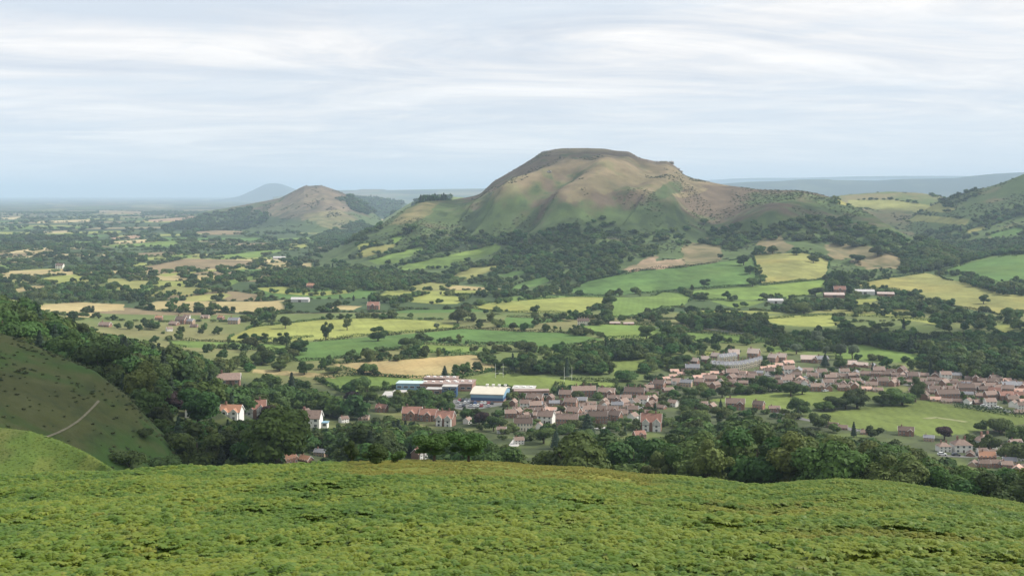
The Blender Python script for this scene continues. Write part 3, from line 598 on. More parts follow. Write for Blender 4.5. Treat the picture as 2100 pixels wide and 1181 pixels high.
def trunk(kind, seed):
    r = np.random.default_rng(seed); parts = []
    if kind == 'conifer': parts = [tube([(0,0,-1),(0,0,4),(0,0,13)], [.28,.22,.05])]
    elif kind == 'bush': parts = [tube([(0,0,-.6),(.1,0,.6),(.3,.1,1.8)], [.12,.1,.04])] + [tube([(0,0,.1),(math.cos(a)*.7,math.sin(a)*.7,1.4)], [.08,.03]) for a in (2., 4.2)]
    else:
        parts = [tube([(0,0,-1),(.05,0,1.2),(.1,.1,3.2),(.0,.2,7.5)], [.55,.4,.33,.1])]
        for k in range(4):
            a = k * 1.6 + r.uniform(0, .6); z0 = r.uniform(2.2, 3.6)
            parts.append(tube([(0,0,z0),(math.cos(a)*1.3,math.sin(a)*1.3,z0+1.7),(math.cos(a)*2.6,math.sin(a)*2.6,z0+3.6)], [.22,.15,.05], 5))
    V = []; Fs = []; o = 0
    for a, b in parts: V.append(a); Fs.append(b + o); o += len(a)
    return mesh_mixed(kind + '_trunk', np.concatenate(V), Fs, BARK, True)
NV = {'broad': 6, 'tall': 4, 'conifer': 3, 'willow': 2, 'copper': 2, 'bush': 3}
PROTO = {k: [(crown(k, 100 * i + len(k), 2.6), trunk(k, i)) for i in range(n)] for k, n in NV.items()}
HT = {'broad': 10.8, 'tall': 12.3, 'conifer': 14.0, 'willow': 12.3, 'copper': 11, 'bush': 3.9}
NAMES = {'broad': 'broadleaf_tree', 'tall': 'broadleaf_tree', 'conifer': 'conifer_tree', 'willow': 'willow_tree', 'copper': 'copper_beech_tree', 'bush': 'bush'}
def tree(kind, x, y, z, h, label, group=None, wide=1.0):
    cm, tm = PROTO[kind][random.randrange(NV[kind])]; s = h / HT[kind]; wide *= 1.12 if kind != 'conifer' else 1.35
    r = bpy.data.objects.new(NAMES[kind], None); COL.objects.link(r); r.location = (x, y, z); r.rotation_euler = (0, 0, random.uniform(0, 6.28)); r.scale = (s * wide, s * wide, s)
    tag(r, label, 'bush' if kind == 'bush' else 'tree', group)
    obj('crown', cm, r); obj('trunk', tm, r)
    return r

# ---------------------------------------------------------------- buildings
MT = {}
def M_(name, c, **k):
    if name not in MT: MT[name] = flat_mat(name, c, **k)
    return MT[name]
M_('red_brick', (.25, .145, .108), var=.2, rnd=.3); M_('pale_brick', (.40, .29, .21), var=.15, rnd=.2); M_('white_render', (.72, .70, .66), var=.08, rnd=.12); M_('cream_render', (.72, .65, .53), var=.1)
M_('brown_tiles', (.21, .150, .122), var=.3, scale=1.2, rnd=.7); M_('red_tiles', (.265, .14, .105), var=.25, scale=1.2, rnd=.3); M_('pink_tiles', (.52, .33, .26), var=.2, scale=1.2, rnd=.25)
M_('grey_slates', (.215, .215, .23), var=.2, scale=1.2, rnd=.2); M_('buff_tiles', (.44, .35, .30), var=.2, scale=1.2, rnd=.2); M_('orange_tiles', (.36, .19, .12), var=.2, scale=1.2)
M_('white_paint', (.78, .77, .74), var=.05); M_('dark_glass', (.045, .055, .065), rough=.2, var=.3, spec=.6); M_('door_paint', (.09, .07, .06), var=.2); M_('timber_black', (.05, .04, .035), var=.2)
M_('blue_cladding', (.045, .095, .19), var=.12, scale=.2); M_('pale_blue_cladding', (.20, .33, .43), var=.08, scale=.2); M_('cream_sheet', (.58, .53, .43), var=.07, scale=.2, rough=.6); M_('teal_sheet', (.46, .56, .55), var=.1, scale=.2)
M_('school_brick', (.30, .18, .14), var=.2, scale=.3); M_('school_roof', (.30, .22, .19), var=.2, scale=.3); M_('felt_roof', (.46, .44, .41), var=.15, scale=.3); M_('barn_sheet', (.50, .48, .46), var=.15, scale=.4); M_('pink_sheet', (.48, .38, .34), var=.15, scale=.4)
M_('asphalt', (.16, .155, .15), var=.2, scale=.1); M_('tyre', (.02, .02, .02)); M_('rock', (.23, .21, .19), var=.35, scale=.5)
def boxv(x0, x1, y0, y1, z0, z1):
    V = np.array([(x, y, z) for x in (x0, x1) for y in (y0, y1) for z in (z0, z1)], float)
    return V, np.array([(0,1,3,2),(4,6,7,5),(0,4,5,1),(2,3,7,6),(0,2,6,4),(1,5,7,3)])
def joinm(name, parts, m):
    V = []; Fs = []; o = 0
    for a, b in parts:
        V.append(np.asarray(a, float)); b = np.asarray(b); b = b if b.shape[1] == 4 else np.concatenate([b, b[:, 2:3]], 1)
        Fs.append(b + o); o += len(a)
    return mesh_mixed(name, np.concatenate(V), Fs, MT[m] if isinstance(m, str) else m)
def slab(p0, p1, p2, p3, th):
    """roof slab: four corners (counter-clockwise from above) given a thickness downwards"""
    P = np.array([p0, p1, p2, p3], float); n = np.cross(P[1] - P[0], P[3] - P[0]); n /= np.linalg.norm(n)
    V = np.concatenate([P, P - n * th]); return V, np.array([(0,1,2,3),(7,6,5,4),(0,4,5,1),(1,5,6,2),(2,6,7,3),(3,7,4,0)])
def gable_body(L, Wd, Hw, rise, z0=-1.5):
    l, w = L / 2, Wd / 2
    V = [(-l,-w,z0),(l,-w,z0),(l,w,z0),(-l,w,z0),(-l,-w,Hw),(l,-w,Hw),(l,w,Hw),(-l,w,Hw),(-l,0,Hw+rise),(l,0,Hw+rise)]
    return V, np.array([(0,1,5,4),(2,3,7,6),(1,2,6,5),(3,0,4,7),(5,6,9,9),(7,4,8,8),(4,5,9,8),(6,7,8,9)])
def gable_roof(L, Wd, Hw, rise, ov=.45, th=.22):
    l, w = L / 2 + ov, Wd / 2; k = rise / w; e = w + ov; zE = Hw - ov * k + th; zR = Hw + rise + th
    return [slab((-l,-e,zE),(l,-e,zE),(l,0,zR),(-l,0,zR),th), slab((l,e,zE),(-l,e,zE),(-l,0,zR),(l,0,zR),th)]
def hip_roof(L, Wd, Hw, rise, ov=.45):
    l, w = L / 2 + ov, Wd / 2 + ov; q = l - w * .95; z = Hw + .02
    V = [(-l,-w,z),(l,-w,z),(l,w,z),(-l,w,z),(-q,0,Hw+rise),(q,0,Hw+rise)]
    return [(V, np.array([(0,1,5,4),(1,2,5,5),(2,3,4,5),(3,0,4,4),(3,2,1,0)]))]
def turn(part, a, dx=0, dy=0, dz=0):
    V, Fq = part; V = np.asarray(V, float); c, s = math.cos(a), math.sin(a)
    return np.stack([V[:,0]*c - V[:,1]*s + dx, V[:,0]*s + V[:,1]*c + dy, V[:,2] + dz], 1), Fq
# type: length, width, wall height, roof rise, hip?, wall, roof, cross gables [(offset, width, out)], chimneys, storeys, description
HT_ = {
 'red': (11,8,5,3.4,0,'red_brick','brown_tiles',[],1,2,'red brick gabled house with brown roof'),
 'redx': (14,8,5,3.2,0,'red_brick','brown_tiles',[(3.6,4.6,2.2)],1,2,'brick house with a white edged front gable'),
 'brn': (13,8.5,2.7,3.0,0,'red_brick','brown_tiles',[],1,1,'low brown roofed bungalow'),
 'brnx': (13,8.5,2.7,3.2,0,'pale_brick','brown_tiles',[(-3,5,2)],0,1,'brown roofed bungalow with a pale front gable'),
 'long': (24,8,5,3.0,0,'red_brick','brown_tiles',[],3,2,'long brown roofed brick terrace'),
 'pink': (13,9,2.6,3.0,0,'pale_brick','pink_tiles',[(-3,5,1.8)],0,1,'pink roofed bungalow'),
 'new': (10,8.5,5.6,3.8,0,'red_brick','buff_tiles',[],1,2,'tall red brick house with buff roof'),
 'buff': (17,11,3.4,3.6,0,'red_brick','buff_tiles',[(4.5,6,2)],0,1,'wide low house with a buff roof'),
 'wht': (11,8,5,3.2,0,'white_render','brown_tiles',[],1,2,'white walled house with brown roof'),
 'whip': (11,9,5,3.2,1,'white_render','brown_tiles',[],2,2,'white house under a hipped brown roof'),
 'cream': (21,8,5,3.0,0,'cream_render','brown_tiles',[],4,2,'cream fronted terrace with brown roof'),
 'villa': (13,10,6.4,4.6,0,'red_brick','red_tiles',[(-3.4,4.4,1.6),(3.6,5.0,2.2)],2,2,'large red villa with half timbered gables'),
 'owht': (12,8,4.6,3.4,0,'white_render','orange_tiles',[(-2.6,4.2,1.8),(3.2,4.2,1.8)],1,2,'white gabled house with orange roof'),
 'orng': (12,8,4,3.4,0,'red_brick','orange_tiles',[],1,2,'small house with orange roof'),
 'grys': (12,8,4.6,2.8,0,'pale_brick','grey_slates',[],1,2,'grey slate roofed house'),
 'cres': (6.2,9,6.2,3.2,0,'cream_render','grey_slates',[(0,2.6,.5)],1,2,'cream terraced house with grey roof and white dormer'),
 'rred': (14,9,5.5,4,0,'red_brick','red_tiles',[(0,5,2)],1,2,'red tiled brick house'),
 'barn': (26,10,4,2.6,0,'barn_sheet','barn_sheet',[],0,0,'long pale metal barn'),
 'pbarn': (24,10,3.6,2.4,0,'red_brick','pink_sheet',[],0,0,'pinkish roofed farm shed'),
}
HCACHE = {}
def house_parts(t):
    """list of (name, mesh, parent index or None, location) for one house type; meshes are built once and shared"""
    if t in HCACHE: return HCACHE[t]
    L, Wd, Hw, rise, hip, wm, rm, cross, nch, st, _ = HT_[t]; P = []
    if hip: P.append(('wall', joinm('wall', [boxv(-L/2, L/2, -Wd/2, Wd/2, -1.5, Hw)], wm), None, (0,0,0))); P.append(('roof', joinm('roof', hip_roof(L, Wd, Hw, rise), rm), None, (0,0,0)))
    else:
        P.append(('wall', joinm('wall', [gable_body(L, Wd, Hw, rise)], wm), None, (0,0,0)))
        P.append(('roof', joinm('roof', gable_roof(L, Wd, Hw, rise), rm), None, (0,0,0)))
    roof = 1
    if not hip and st:
        k = rise / (Wd/2)
        for sx in (-1, 1):
            xx = sx * (L/2 + .47); w = Wd/2 + .45; zE = Hw - .45*k; bars = []
            for sy in (-1, 1):
                bars.append(([(xx-.06,sy*w,zE-.18),(xx+.06,sy*w,zE-.18),(xx+.06,0,Hw+rise-.18),(xx-.06,0,Hw+rise-.18),(xx-.06,sy*w,zE+.25),(xx+.06,sy*w,zE+.25),(xx+.06,0,Hw+rise+.25),(xx-.06,0,Hw+rise+.25)], np.array([(0,1,2,3),(4,5,6,7),(0,1,5,4),(1,2,6,5),(2,3,7,6),(3,0,4,7)])))
            P.append(('bargeboard', joinm('bargeboard', bars, 'white_paint'), None, (0,0,0)))
    for (cx, cw, out) in cross:
        dl = Wd/2 + out; hh = Hw if t != 'cres' else Hw + .2; cr = cw/2 * (rise / (Wd/2)) * 1.05
        gw = 'white_render' if t in ('villa', 'cres') else wm
        body = turn(gable_body(dl, cw, hh, cr, -1.5 if t != 'cres' else Hw - .8), -math.pi/2, cx, -dl/2 - .0)
        gb = 'gable_wing' if t != 'cres' else 'dormer'
        P.append((gb, joinm(gb, [body], gw), None, (0,0,0))); gi = len(P) - 1
        P.append(('gable_roof', joinm('gable_roof', [turn(s, -math.pi/2, cx, -dl/2) for s in gable_roof(dl, cw, hh, cr, .3, .2)], rm if t != 'cres' else 'white_paint'), gi, (0,0,0)))
        zt = hh + cr; yy = -dl - .33; w = cw/2 + .3; k = cr / (cw/2); bars = []
        for sx in (-1, 1):
            bars.append(([(cx+sx*w,yy-.05,hh-.3*k-.2),(cx+sx*w,yy+.05,hh-.3*k-.2),(cx,yy+.05,zt-.2),(cx,yy-.05,zt-.2),(cx+sx*w,yy-.05,hh-.3*k+.22),(cx+sx*w,yy+.05,hh-.3*k+.22),(cx,yy+.05,zt+.22),(cx,yy-.05,zt+.22)], np.array([(0,1,2,3),(4,5,6,7),(0,1,5,4),(1,2,6,5),(2,3,7,6),(3,0,4,7)])))
        P.append(('bargeboard', joinm('bargeboard', bars, 'white_paint'), gi, (0,0,0)))
        if t == 'villa':
            tb = [boxv(cx+o-.09, cx+o+.09, -dl-.06, -dl+.02, Hw-1.8, hh + cr*(1-abs(o)/(cw/2)) - .25) for o in (-cw*.36, -cw*.18, 0, cw*.18, cw*.36)] + [boxv(cx-cw/2, cx+cw/2, -dl-.07, -dl+.02, Hw-2.0, Hw-1.8)]
            P.append(('timber_frame', joinm('timber_frame', tb, 'timber_black'), gi, (0,0,0)))
    for i in range(nch):
        xx = -L/2 + .8 + (L - 1.6) * ((i + .5) / nch if nch > 1 else .18); hh = Hw + rise
        ch = joinm('chimney', [boxv(xx-.5, xx+.5, -.45, .45, hh-1.2, hh+1.5), boxv(xx-.58, xx+.58, -.53, .53, hh+1.5, hh+1.7), boxv(xx-.3, xx-.06, -.12, .12, hh+1.7, hh+2.1), boxv(xx+.06, xx+.3, -.12, .12, hh+1.7, hh+2.1)], 'red_brick' if wm != 'cream_render' else 'pale_brick')
        P.append(('chimney', ch, roof, (0,0,0)))
    if st:
        ww, wh = 1.35, 1.25
        wme = [boxv(-ww/2-.1, ww/2+.1, -.06, .05, -wh/2-.1, wh/2+.1)]; gl = [boxv(-ww/2, -.04, -.09, .0, -wh/2, wh/2), boxv(.04, ww/2, -.09, .0, -wh/2, wh/2)]
        key = '_w'
        if key not in HCACHE: HCACHE[key] = (joinm('window', wme, 'white_paint'), joinm('pane', gl, 'dark_glass'))
        wmesh, gmesh = HCACHE[key]
        n = max(1, int(round(L / 3.4))); 
        for s_ in range(st):
            for i in range(n):
                x = -L/2 + L * (i + .5) / n; y = -Wd/2 - .02
                for (cx, cw, out) in cross:
                    if abs(x - cx) < cw/2 + .7 and t != 'cres': x, y = cx, -Wd/2 - out - .02
                if s_ == 0 and i == n // 2:
                    P.append(('door', joinm('door', [boxv(x-.5, x+.5, y-.05, y+.05, -.1, 2.05)], 'door_paint'), None, (0,0,0))); continue
                P.append(('window', wmesh, None, (x, y, 1.5 + s_ * 2.5))); P.append(('pane', gmesh, len(P) - 1, (0,0,0)))
    elif t in ('barn', 'pbarn'):
        P.append(('door', joinm('door', [boxv(-2, 2, -Wd/2-.06, -Wd/2+.05, -.5, 3.2)], 'door_paint'), None, (0,0,0)))
    HCACHE[t] = P; return P
HPX = []
HOUSES = []   # (x, y, radius) for keeping trees clear
def house(px, py, lpx, t, rot, label, group=None, cat='house', name=None):
    p = hit(px, py); L = HT_[t][0]
    w = 1.03 * lpx * p[1] / F; eff = L * abs(math.cos(R(rot))) + HT_[t][1] * abs(math.sin(R(rot)))
    s = float(np.clip(w / eff, .42, 1.7))
    r = bpy.data.objects.new(name or {'long': 'brick_terrace', 'cream': 'terrace', 'villa': 'villa', 'pink': 'bungalow', 'brn': 'bungalow', 'brnx': 'bungalow', 'buff': 'bungalow', 'cres': 'terraced_house', 'barn': 'barn', 'pbarn': 'barn'}.get(t, 'house'), None)
    COL.objects.link(r); r.location = p; r.rotation_euler = (0, 0, R(rot + (((px * 13 + py * 7) % 29) - 14 if group and t not in ('cres', 'barn', 'pbarn', 'villa') else 0))); r.scale = (s, .74, .70) if t == 'cres' else (s, s, s if t not in ('long', 'cream', 'barn') else max(s, .85))
    tag(r, label, cat, group); made = []
    for n, me, par, loc in house_parts(t):
        made.append(obj(n, me, r if par is None else made[par], loc))
    HOUSES.append((p[0], p[1], max(L, 9) * s * .5 + 2)); HPX.append((px, py, lpx, p[1]))
    return r

# ---------------------------------------------------------------- the town: rows of houses, each row counted from a named end
ORD = ['first', 'second', 'third', 'fourth', 'fifth', 'sixth', 'seventh', 'eighth', 'ninth', 'tenth', 'eleventh', 'twelfth', 'thirteenth', 'fourteenth', 'fifteenth', 'sixteenth', 'seventeenth', 'eighteenth', 'nineteenth', 'twentieth']
ROWS = [
 ('houses in the row beside the blue hall', 'of the row starting beside the blue sports hall', [(1053,832,20,'red',62),(1097,826,34,'redx',-8),(1129,822,18,'red',70),(1160,818,27,'red',-12),(1197,813,48,'long',-4),(1244,814,34,'redx',-6),(1301,816,40,'long',-5)]),
 ('houses in the second row from the hall', 'of the second row below the blue sports hall', [(1098,840,25,'red',-8),(1117,842,17,'red',66),(1137,833,22,'grys',-10),(1171,834,27,'red',-10),(1192,828,24,'grys',-5),(1213,831,16,'brnx',10),(1259,824,26,'redx',-8),(1278,834,25,'red',60),(1318,827,26,'wht',-20)]),
 ('houses in the third row from the hall', 'of the third row below the blue sports hall', [(1047,856,24,'red',-10),(1075,861,26,'brn',-12),(1120,866,34,'wht',-8),(1177,854,32,'red',-38),(1209,849,28,'wht',-14),(1234,847,22,'red',-12),(1254,847,27,'redx',-10),(1262,861,30,'red',-35),(1298,862,26,'wht',48),(1325,849,25,'brn',-25)]),
 ('houses in the lowest row above the woods', 'of the lowest row, from the cream terrace on', [(1073,883,38,'cream',10),(1106,879,14,'wht',70),(1163,874,44,'long',-4),(1225,868,40,'long',-4),(1322,860,20,'wht',-30)]),
 ('bungalows on the rise under the copse', 'of the pink bungalows stepping up from the copse', [(1350,784,17,'pink',14),(1365,779,17,'pink',14),(1380,774,17,'pink',12),(1396,769,17,'pink',12),(1383,764,18,'pink',8),(1403,762,18,'pink',8),(1430,777,20,'pink',10),(1447,772,18,'pink',12),(1465,768,18,'pink',10)]),
 ('new brick houses behind the crescent', 'of the tall new houses behind the grey crescent', [(1425,748,19,'new',-28),(1446,744,19,'new',-28),(1468,738,20,'new',-28),(1505,736,22,'new',-5),(1546,735,27,'new',-28),(1586,742,22,'new',-30),(1603,741,22,'new',-24)]),
 ('pink bungalows past the crescent', 'of the pink bungalows beyond the far end of the crescent', [(1567,758,18,'pink',12),(1582,755,17,'pink',12),(1597,751,17,'pink',12),(1616,748,22,'pink',4)]),
 ('brown houses below the pink bungalows', 'of the brown roofs below the pink bungalows', [(1329,798,22,'brn',4),(1352,796,26,'red',-18),(1370,803,22,'brn',6),(1434,790,22,'red',-22),(1452,792,24,'brn',-18),(1467,796,22,'red',35),(1500,792,20,'redx',-12),(1524,788,20,'brn',-8),(1540,776,24,'brn',-6),(1556,770,18,'grys',-8),(1520,774,18,'wht',-4)]),
 ('houses below the village green', 'of the gabled houses facing the lower edge of the village green', [(1356,838,22,'brn',-30),(1380,833,22,'wht',-42),(1438,838,27,'redx',-8),(1460,840,20,'red',64),(1508,838,38,'redx',-6),(1556,838,26,'red',-40),(1588,844,22,'redx',-6)]),
 ('houses along the top of the village green', 'of the long brown row above the village green', [(1632,772,22,'brn',-12),(1667,774,24,'brnx',-8),(1703,777,24,'brn',-14),(1727,775,22,'brnx',-6),(1750,776,22,'redx',-8),(1776,770,22,'brn',-6),(1796,772,20,'redx',-12),(1815,770,20,'brn',-4),(1838,781,20,'brn',-8),(1857,771,18,'red',52),(1876,775,20,'brn',-14),(1895,772,20,'brn',-18),(1912,781,20,'brnx',-16),(1930,783,22,'brn',-18)]),
 ('houses backing on the village green', 'of the brown gables backing onto the village green', [(1676,801,28,'redx',-8),(1699,801,18,'red',70),(1730,792,16,'red',68),(1745,793,16,'red',68),(1762,788,20,'brn',-8),(1790,785,16,'red',68)]),
 ('houses above the cricket ground corner', 'of the packed brown roofs above the cricket ground', [(1864,786,20,'brn',-10),(1884,786,20,'brnx',-12),(1903,796,26,'redx',-20),(1925,800,22,'brn',-22),(1947,800,24,'brn',-18),(1958,789,22,'brn',-18),(1981,789,22,'brnx',-14),(2001,793,22,'brn',-16),(1981,807,34,'long',-14),(2019,802,26,'brn',-12),(1943,820,46,'long',-6),(2013,815,22,'brn',0)]),
 ('red roofed houses beside the cricket ground', 'of the red roofed houses beyond the cricket ground hedge', [(2040,810,26,'rred',-12),(2063,820,28,'rred',-10),(2086,820,28,'rred',-14),(2068,799,30,'grys',-10),(2092,798,26,'grys',-8),(2078,834,22,'wht',40),(2094,838,20,'wht',-10),(2090,848,18,'brn',-10)]),
 ('houses under the cricket ground', 'of the dark roofs along the lower edge of the cricket ground', [(1706,876,26,'brn',-14),(1727,880,22,'brn',-18),(1776,890,24,'brn',-22),(1858,892,32,'redx',-10),(1905,904,20,'grys',-12)]),
 ('white houses near the bracken slope', 'of the pale houses past the copper beech', [(1935,925,26,'whip',-4),(1971,926,40,'whip',12),(2019,919,42,'whip',10),(2050,884,24,'grys',-6),(2082,915,28,'redx',20),(2024,945,34,'orng',-10),(2070,953,30,'grys',-25),(2096,944,24,'wht',-12),(2096,925,24,'red',18)]),
 ('houses at the big roofs by the poplars', 'of the buff roofs below the silver willows', [(1660,742,34,'buff',-5),(1685,744,24,'grys',-4),(1740,752,32,'buff',-4),(1768,752,24,'buff',-8),(1789,754,18,'grys',40)]),
 ('brown roofs in the middle street', 'of the middle street of brown roofs above the village green', [(1648,786,20,'brn',-8),(1712,785,20,'brnx',-10),(1755,783,20,'brn',-10),(1838,772,20,'brn',-8),(1850,779,20,'redx',-10),(1890,783,20,'brnx',-12),(1912,790,22,'brn',-16),(1936,792,22,'red',58),(1966,797,24,'brn',-16),(1992,800,22,'brnx',-14),(2030,795,26,'brn',-10),(1990,780,22,'brn',-16),(2018,785,24,'brn',-12),(2036,789,24,'redx',-12),(1968,813,28,'brn',-8),(1905,807,22,'brn',-14),(1880,796,22,'brn',-12),(2050,803,22,'wht',-14)]),
 ('houses packed among the brick rows', 'of the odd houses squeezed among the brick rows', [(1094,852,22,'brn',-10),(1142,858,22,'wht',58),(1152,833,18,'red',-60),(1148,864,20,'brn',-8),(1224,838,20,'brn',-12),(1242,856,22,'wht',-14),(1276,847,24,'brn',-16),(1302,832,22,'wht',55),(1338,812,24,'brn',-12),(1318,808,22,'redx',-8),(1340,825,22,'red',60),(1300,842,22,'brn',-24),(1062,842,18,'brnx',-10),(1196,860,22,'redx',-14)]),
 ('village houses across the valley', 'of the far village among trees, from the isolated brown house on', [(216,670,24,'brn',-10),(326,656,14,'orng',0),(347,679,14,'wht',40),(357,667,20,'brn',-10),(372,664,20,'red',0),(383,655,14,'wht',-10),(390,664,18,'grys',-8),(421,653,17,'brnx',-5),(398,671,14,'brn',0),(480,664,22,'grys',-6),(453,655,14,'orng',-10)]),
]
for grp, phrase, items in ROWS:
    for i, (px, py, l, t, rot) in enumerate(items):
        d = HT_[t][10].split()
        while len(d) > 3 and len(d) + 1 + len(phrase.split()) > 16: d = d[1:] if d[1] not in ('with', 'under') else d[2:]
        house(px, py, l, t, rot, ' '.join(d) + ', ' + ORD[i] + ' ' + phrase, grp)
GEN = [((1056,837),(1330,823),13,'of the lane behind the cross street of brick houses'),((1080,858),(1320,847),12,'of the close above the long brown terraces'),((1345,785),(1470,797),7,'of the bend under the pink bungalows'),((1500,781),(1650,791),9,'of the crescent side street above the belt'),((1660,773),(1850,767),9,'of the top row under the silver willows'),
 ((1850,777),(2100,801),13,'of the second row under the dark wood'),((1870,803),(2100,827),11,'of the middle row above the cricket ground'),((1660,799),(1800,801),7,'of the row hard against the village green'),
 ((1836,767),(2104,789),14,'of the row tucked under the dark wood'),((1960,794),(2110,808),8,'of the row behind the red roofed houses'),((1896,820),(2030,832),7,'of the street behind the cricket ground hedge'),((1338,794),(1476,783),8,'of the lane behind the pink bungalows'),
 ((1482,772),(1656,765),10,'of the row between the crescent and the green'),((1478,788),(1640,780),9,'of the row right above the belt of round trees'.replace('right above', 'just above')),((1062,850),(1334,833),13,'of the cross street through the brick rows'),((1990,936),(2110,920),6,'of the corner street beyond the pale hipped houses'),((1996,956),(2110,964),6,'of the street at the very edge of the woods'),((1652,794),(1832,790),9,'of the back street by the village green'),((2036,816),(2110,846),5,'of the side street by the red roofs')]
GT = ['brn', 'red', 'brnx', 'wht', 'redx', 'brn', 'grys', 'red', 'wht', 'brnx', 'pink']
for gi, (a, b, n, phrase) in enumerate(GEN):
    k = 0
    for i in range(n):
        px = a[0] + (b[0]-a[0]) * i / (n-1); py = a[1] + (b[1]-a[1]) * i / (n-1) + ((i * 7 + gi) % 5 - 2) * .8
        if any(abs(px - q[0]) < 10 and abs(py - q[1]) < 3.6 for q in HPX): continue
        t = GT[(i * 3 + gi * 4) % len(GT)]; d = HT_[t][10].split()
        while len(d) > 3 and len(d) + 1 + len(phrase.split()) > 16: d = d[1:] if d[1] not in ('with', 'under') else d[2:]
        house(px, py, 19 + (i * 5 + gi) % 6, t, -8 if i % 4 else 62, ' '.join(d) + ', ' + ORD[k] + ' ' + phrase, 'houses ' + phrase); k += 1
LAND = []   # (phrase, x, y) landmarks used to tell trees apart
def single(px, py, l, t, rot, label, phrase=None, cat='house', name=None):
    r = house(px, py, l, t, rot, label, None, cat, name)
    if phrase: LAND.append((phrase, r.location.x, r.location.y))
    return r
single(399,854,40,'whip',12,'pale hipped villa alone among dark trees below the spur', 'the lone pale hipped villa')
single(475,858,44,'owht',-6,'white twin gabled house with a bright orange roof', 'the orange roofed white house')
single(523,857,48,'villa',12,'big red brick villa with white half timbering beside the orange roofed house', 'the half timbered red villa')
single(480,822,30,'wht',14,'white house with grey brown roof uphill behind the orange roofed house')
single(508,826,24,'wht',62,'white gabled house tucked just behind the half timbered villa')
single(493,836,22,'wht',-10,'small white house between the orange roof and the house behind it')
single(468,786,50,'brn',8,'wide brown roof showing through the trees above the villas', 'the wide brown roof above the villas')
single(441,800,20,'orng',50,'small steep orange roof half hidden beside the wide brown roof')
single(636,875,46,'wht',-4,'white house with brown roof and a glass conservatory', 'the white conservatory house')
single(626,850,16,'wht',50,'small white house peeping out behind the conservatory house')
single(590,950,16,'orng',60,'narrow orange roofed cottage at the edge of the bracken')
single(627,950,26,'orng',-35,'stepped orange roof at the edge of the bracken', 'the stepped orange roof by the bracken')
single(658,935,24,'grys',-20,'dull grey roof in the trees behind the stepped orange roof')
single(859,940,26,'villa',55,'tall narrow red brick villa rising out of the near trees', 'the tall narrow red villa')
single(914,872,40,'villa',-14,'grey brown roofed villa at the end of the long pink roof', 'the villa by the long pink roof')
single(846,860,40,'rred',-6,'long pink red roof deep in the trees, the end away from the villa', 'the long pink red roof')
single(880,862,38,'rred',-10,'long pink red roof deep in the trees, the end beside the villa')
single(783,844,26,'rred',-20,'small orange red roof in a gap between dark trees', 'the small orange red roof in the gap')
single(746,860,22,'brnx',-6,'pale square house below the small orange red roof')
single(705,866,20,'wht',40,'white house almost buried in dark trees', 'the buried white house')
single(959,868,14,'wht',65,'bright white gable standing out from trees near the car park', 'the bright white gable')
single(1029,888,18,'wht',-10,'little white house between the bright gable and the cream terrace')
single(1064,910,14,'wht',10,'white building beside the track in the trees')
single(1266,936,30,'wht',-12,'low white house on its own at the wood edge', 'the low white wood edge house')
single(1149,950,24,'brn',30,'brown roof poking up behind the bracken crest', 'the brown roof behind the crest')
single(1112,950,16,'wht',-10,'pale cottage half hidden behind the bracken crest')
single(1336,882,44,'villa',-10,'wide red tiled villa with white timbered gables at each end', 'the wide red tiled villa')
single(1311,899,20,'rred',20,'small red roof just in front of the wide red tiled villa')
single(1420,763,28,'grys',-6,'dark slate roof between the pink bungalows and the crescent', 'the dark slate roof by the crescent')
single(1196,667,23,'cream',-3,'cream farmhouse terrace alone in the meadows', 'the lone cream farmhouse')
single(1261,665,20,'pbarn',-2,'low farm shed beside the meadow road', None, 'barn')
single(1289,666,20,'pbarn',4,'second low farm shed along the meadow road, in trees', None, 'barn')
single(1710,610,40,'pbarn',-4,'pinkish farm shed with red brick end below the olive slope', 'the pinkish farm shed', 'barn')
single(1722,602,24,'rred',-10,'red roofed farmhouse behind the pinkish shed')
single(1773,603,38,'barn',-6,'long pale barn roof at the farm', 'the long pale barn', 'barn')
single(1816,607,34,'pbarn',-12,'rounded looking pale shed at the far end of the farm', None, 'barn')
single(573,532,24,'barn',-2,'long white farm roof out on the tan plain', None, 'barn')
single(616,619,36,'barn',-3,'long grey glasshouse like shed in the valley trees', None, 'barn')
single(766,635,24,'rred',-4,'red farmhouse by the small tan field in the valley trees')
single(638,591,16,'orng',0,'pink roof under the long dark wood')
single(123,551,14,'wht',0,'tiny white house far out in the plain')
single(1590,519 if False else 622,30,'barn',0,'low grey shed at the side of the farm gardens', None, 'barn')
# the grey crescent
for i in range(12):
    a = i / 11; px = 1463 + 96 * a; py = 757 - 9 * a + 6 * math.sin(a * 3.14)
    house(px, py, 9.6, 'cres', 10 - 22 * a, 'grey roofed cream house, ' + ORD[i] + ' along the crescent from the slate roof end', 'terraced houses of the grey crescent')
for i in range(4):
    house(1478 + 9 * i, 743 - 1.0 * i, 9.4, 'cres', 8, 'grey roofed house, ' + ORD[i] + ' of the short terrace tucked behind the crescent', 'short terrace behind the crescent')

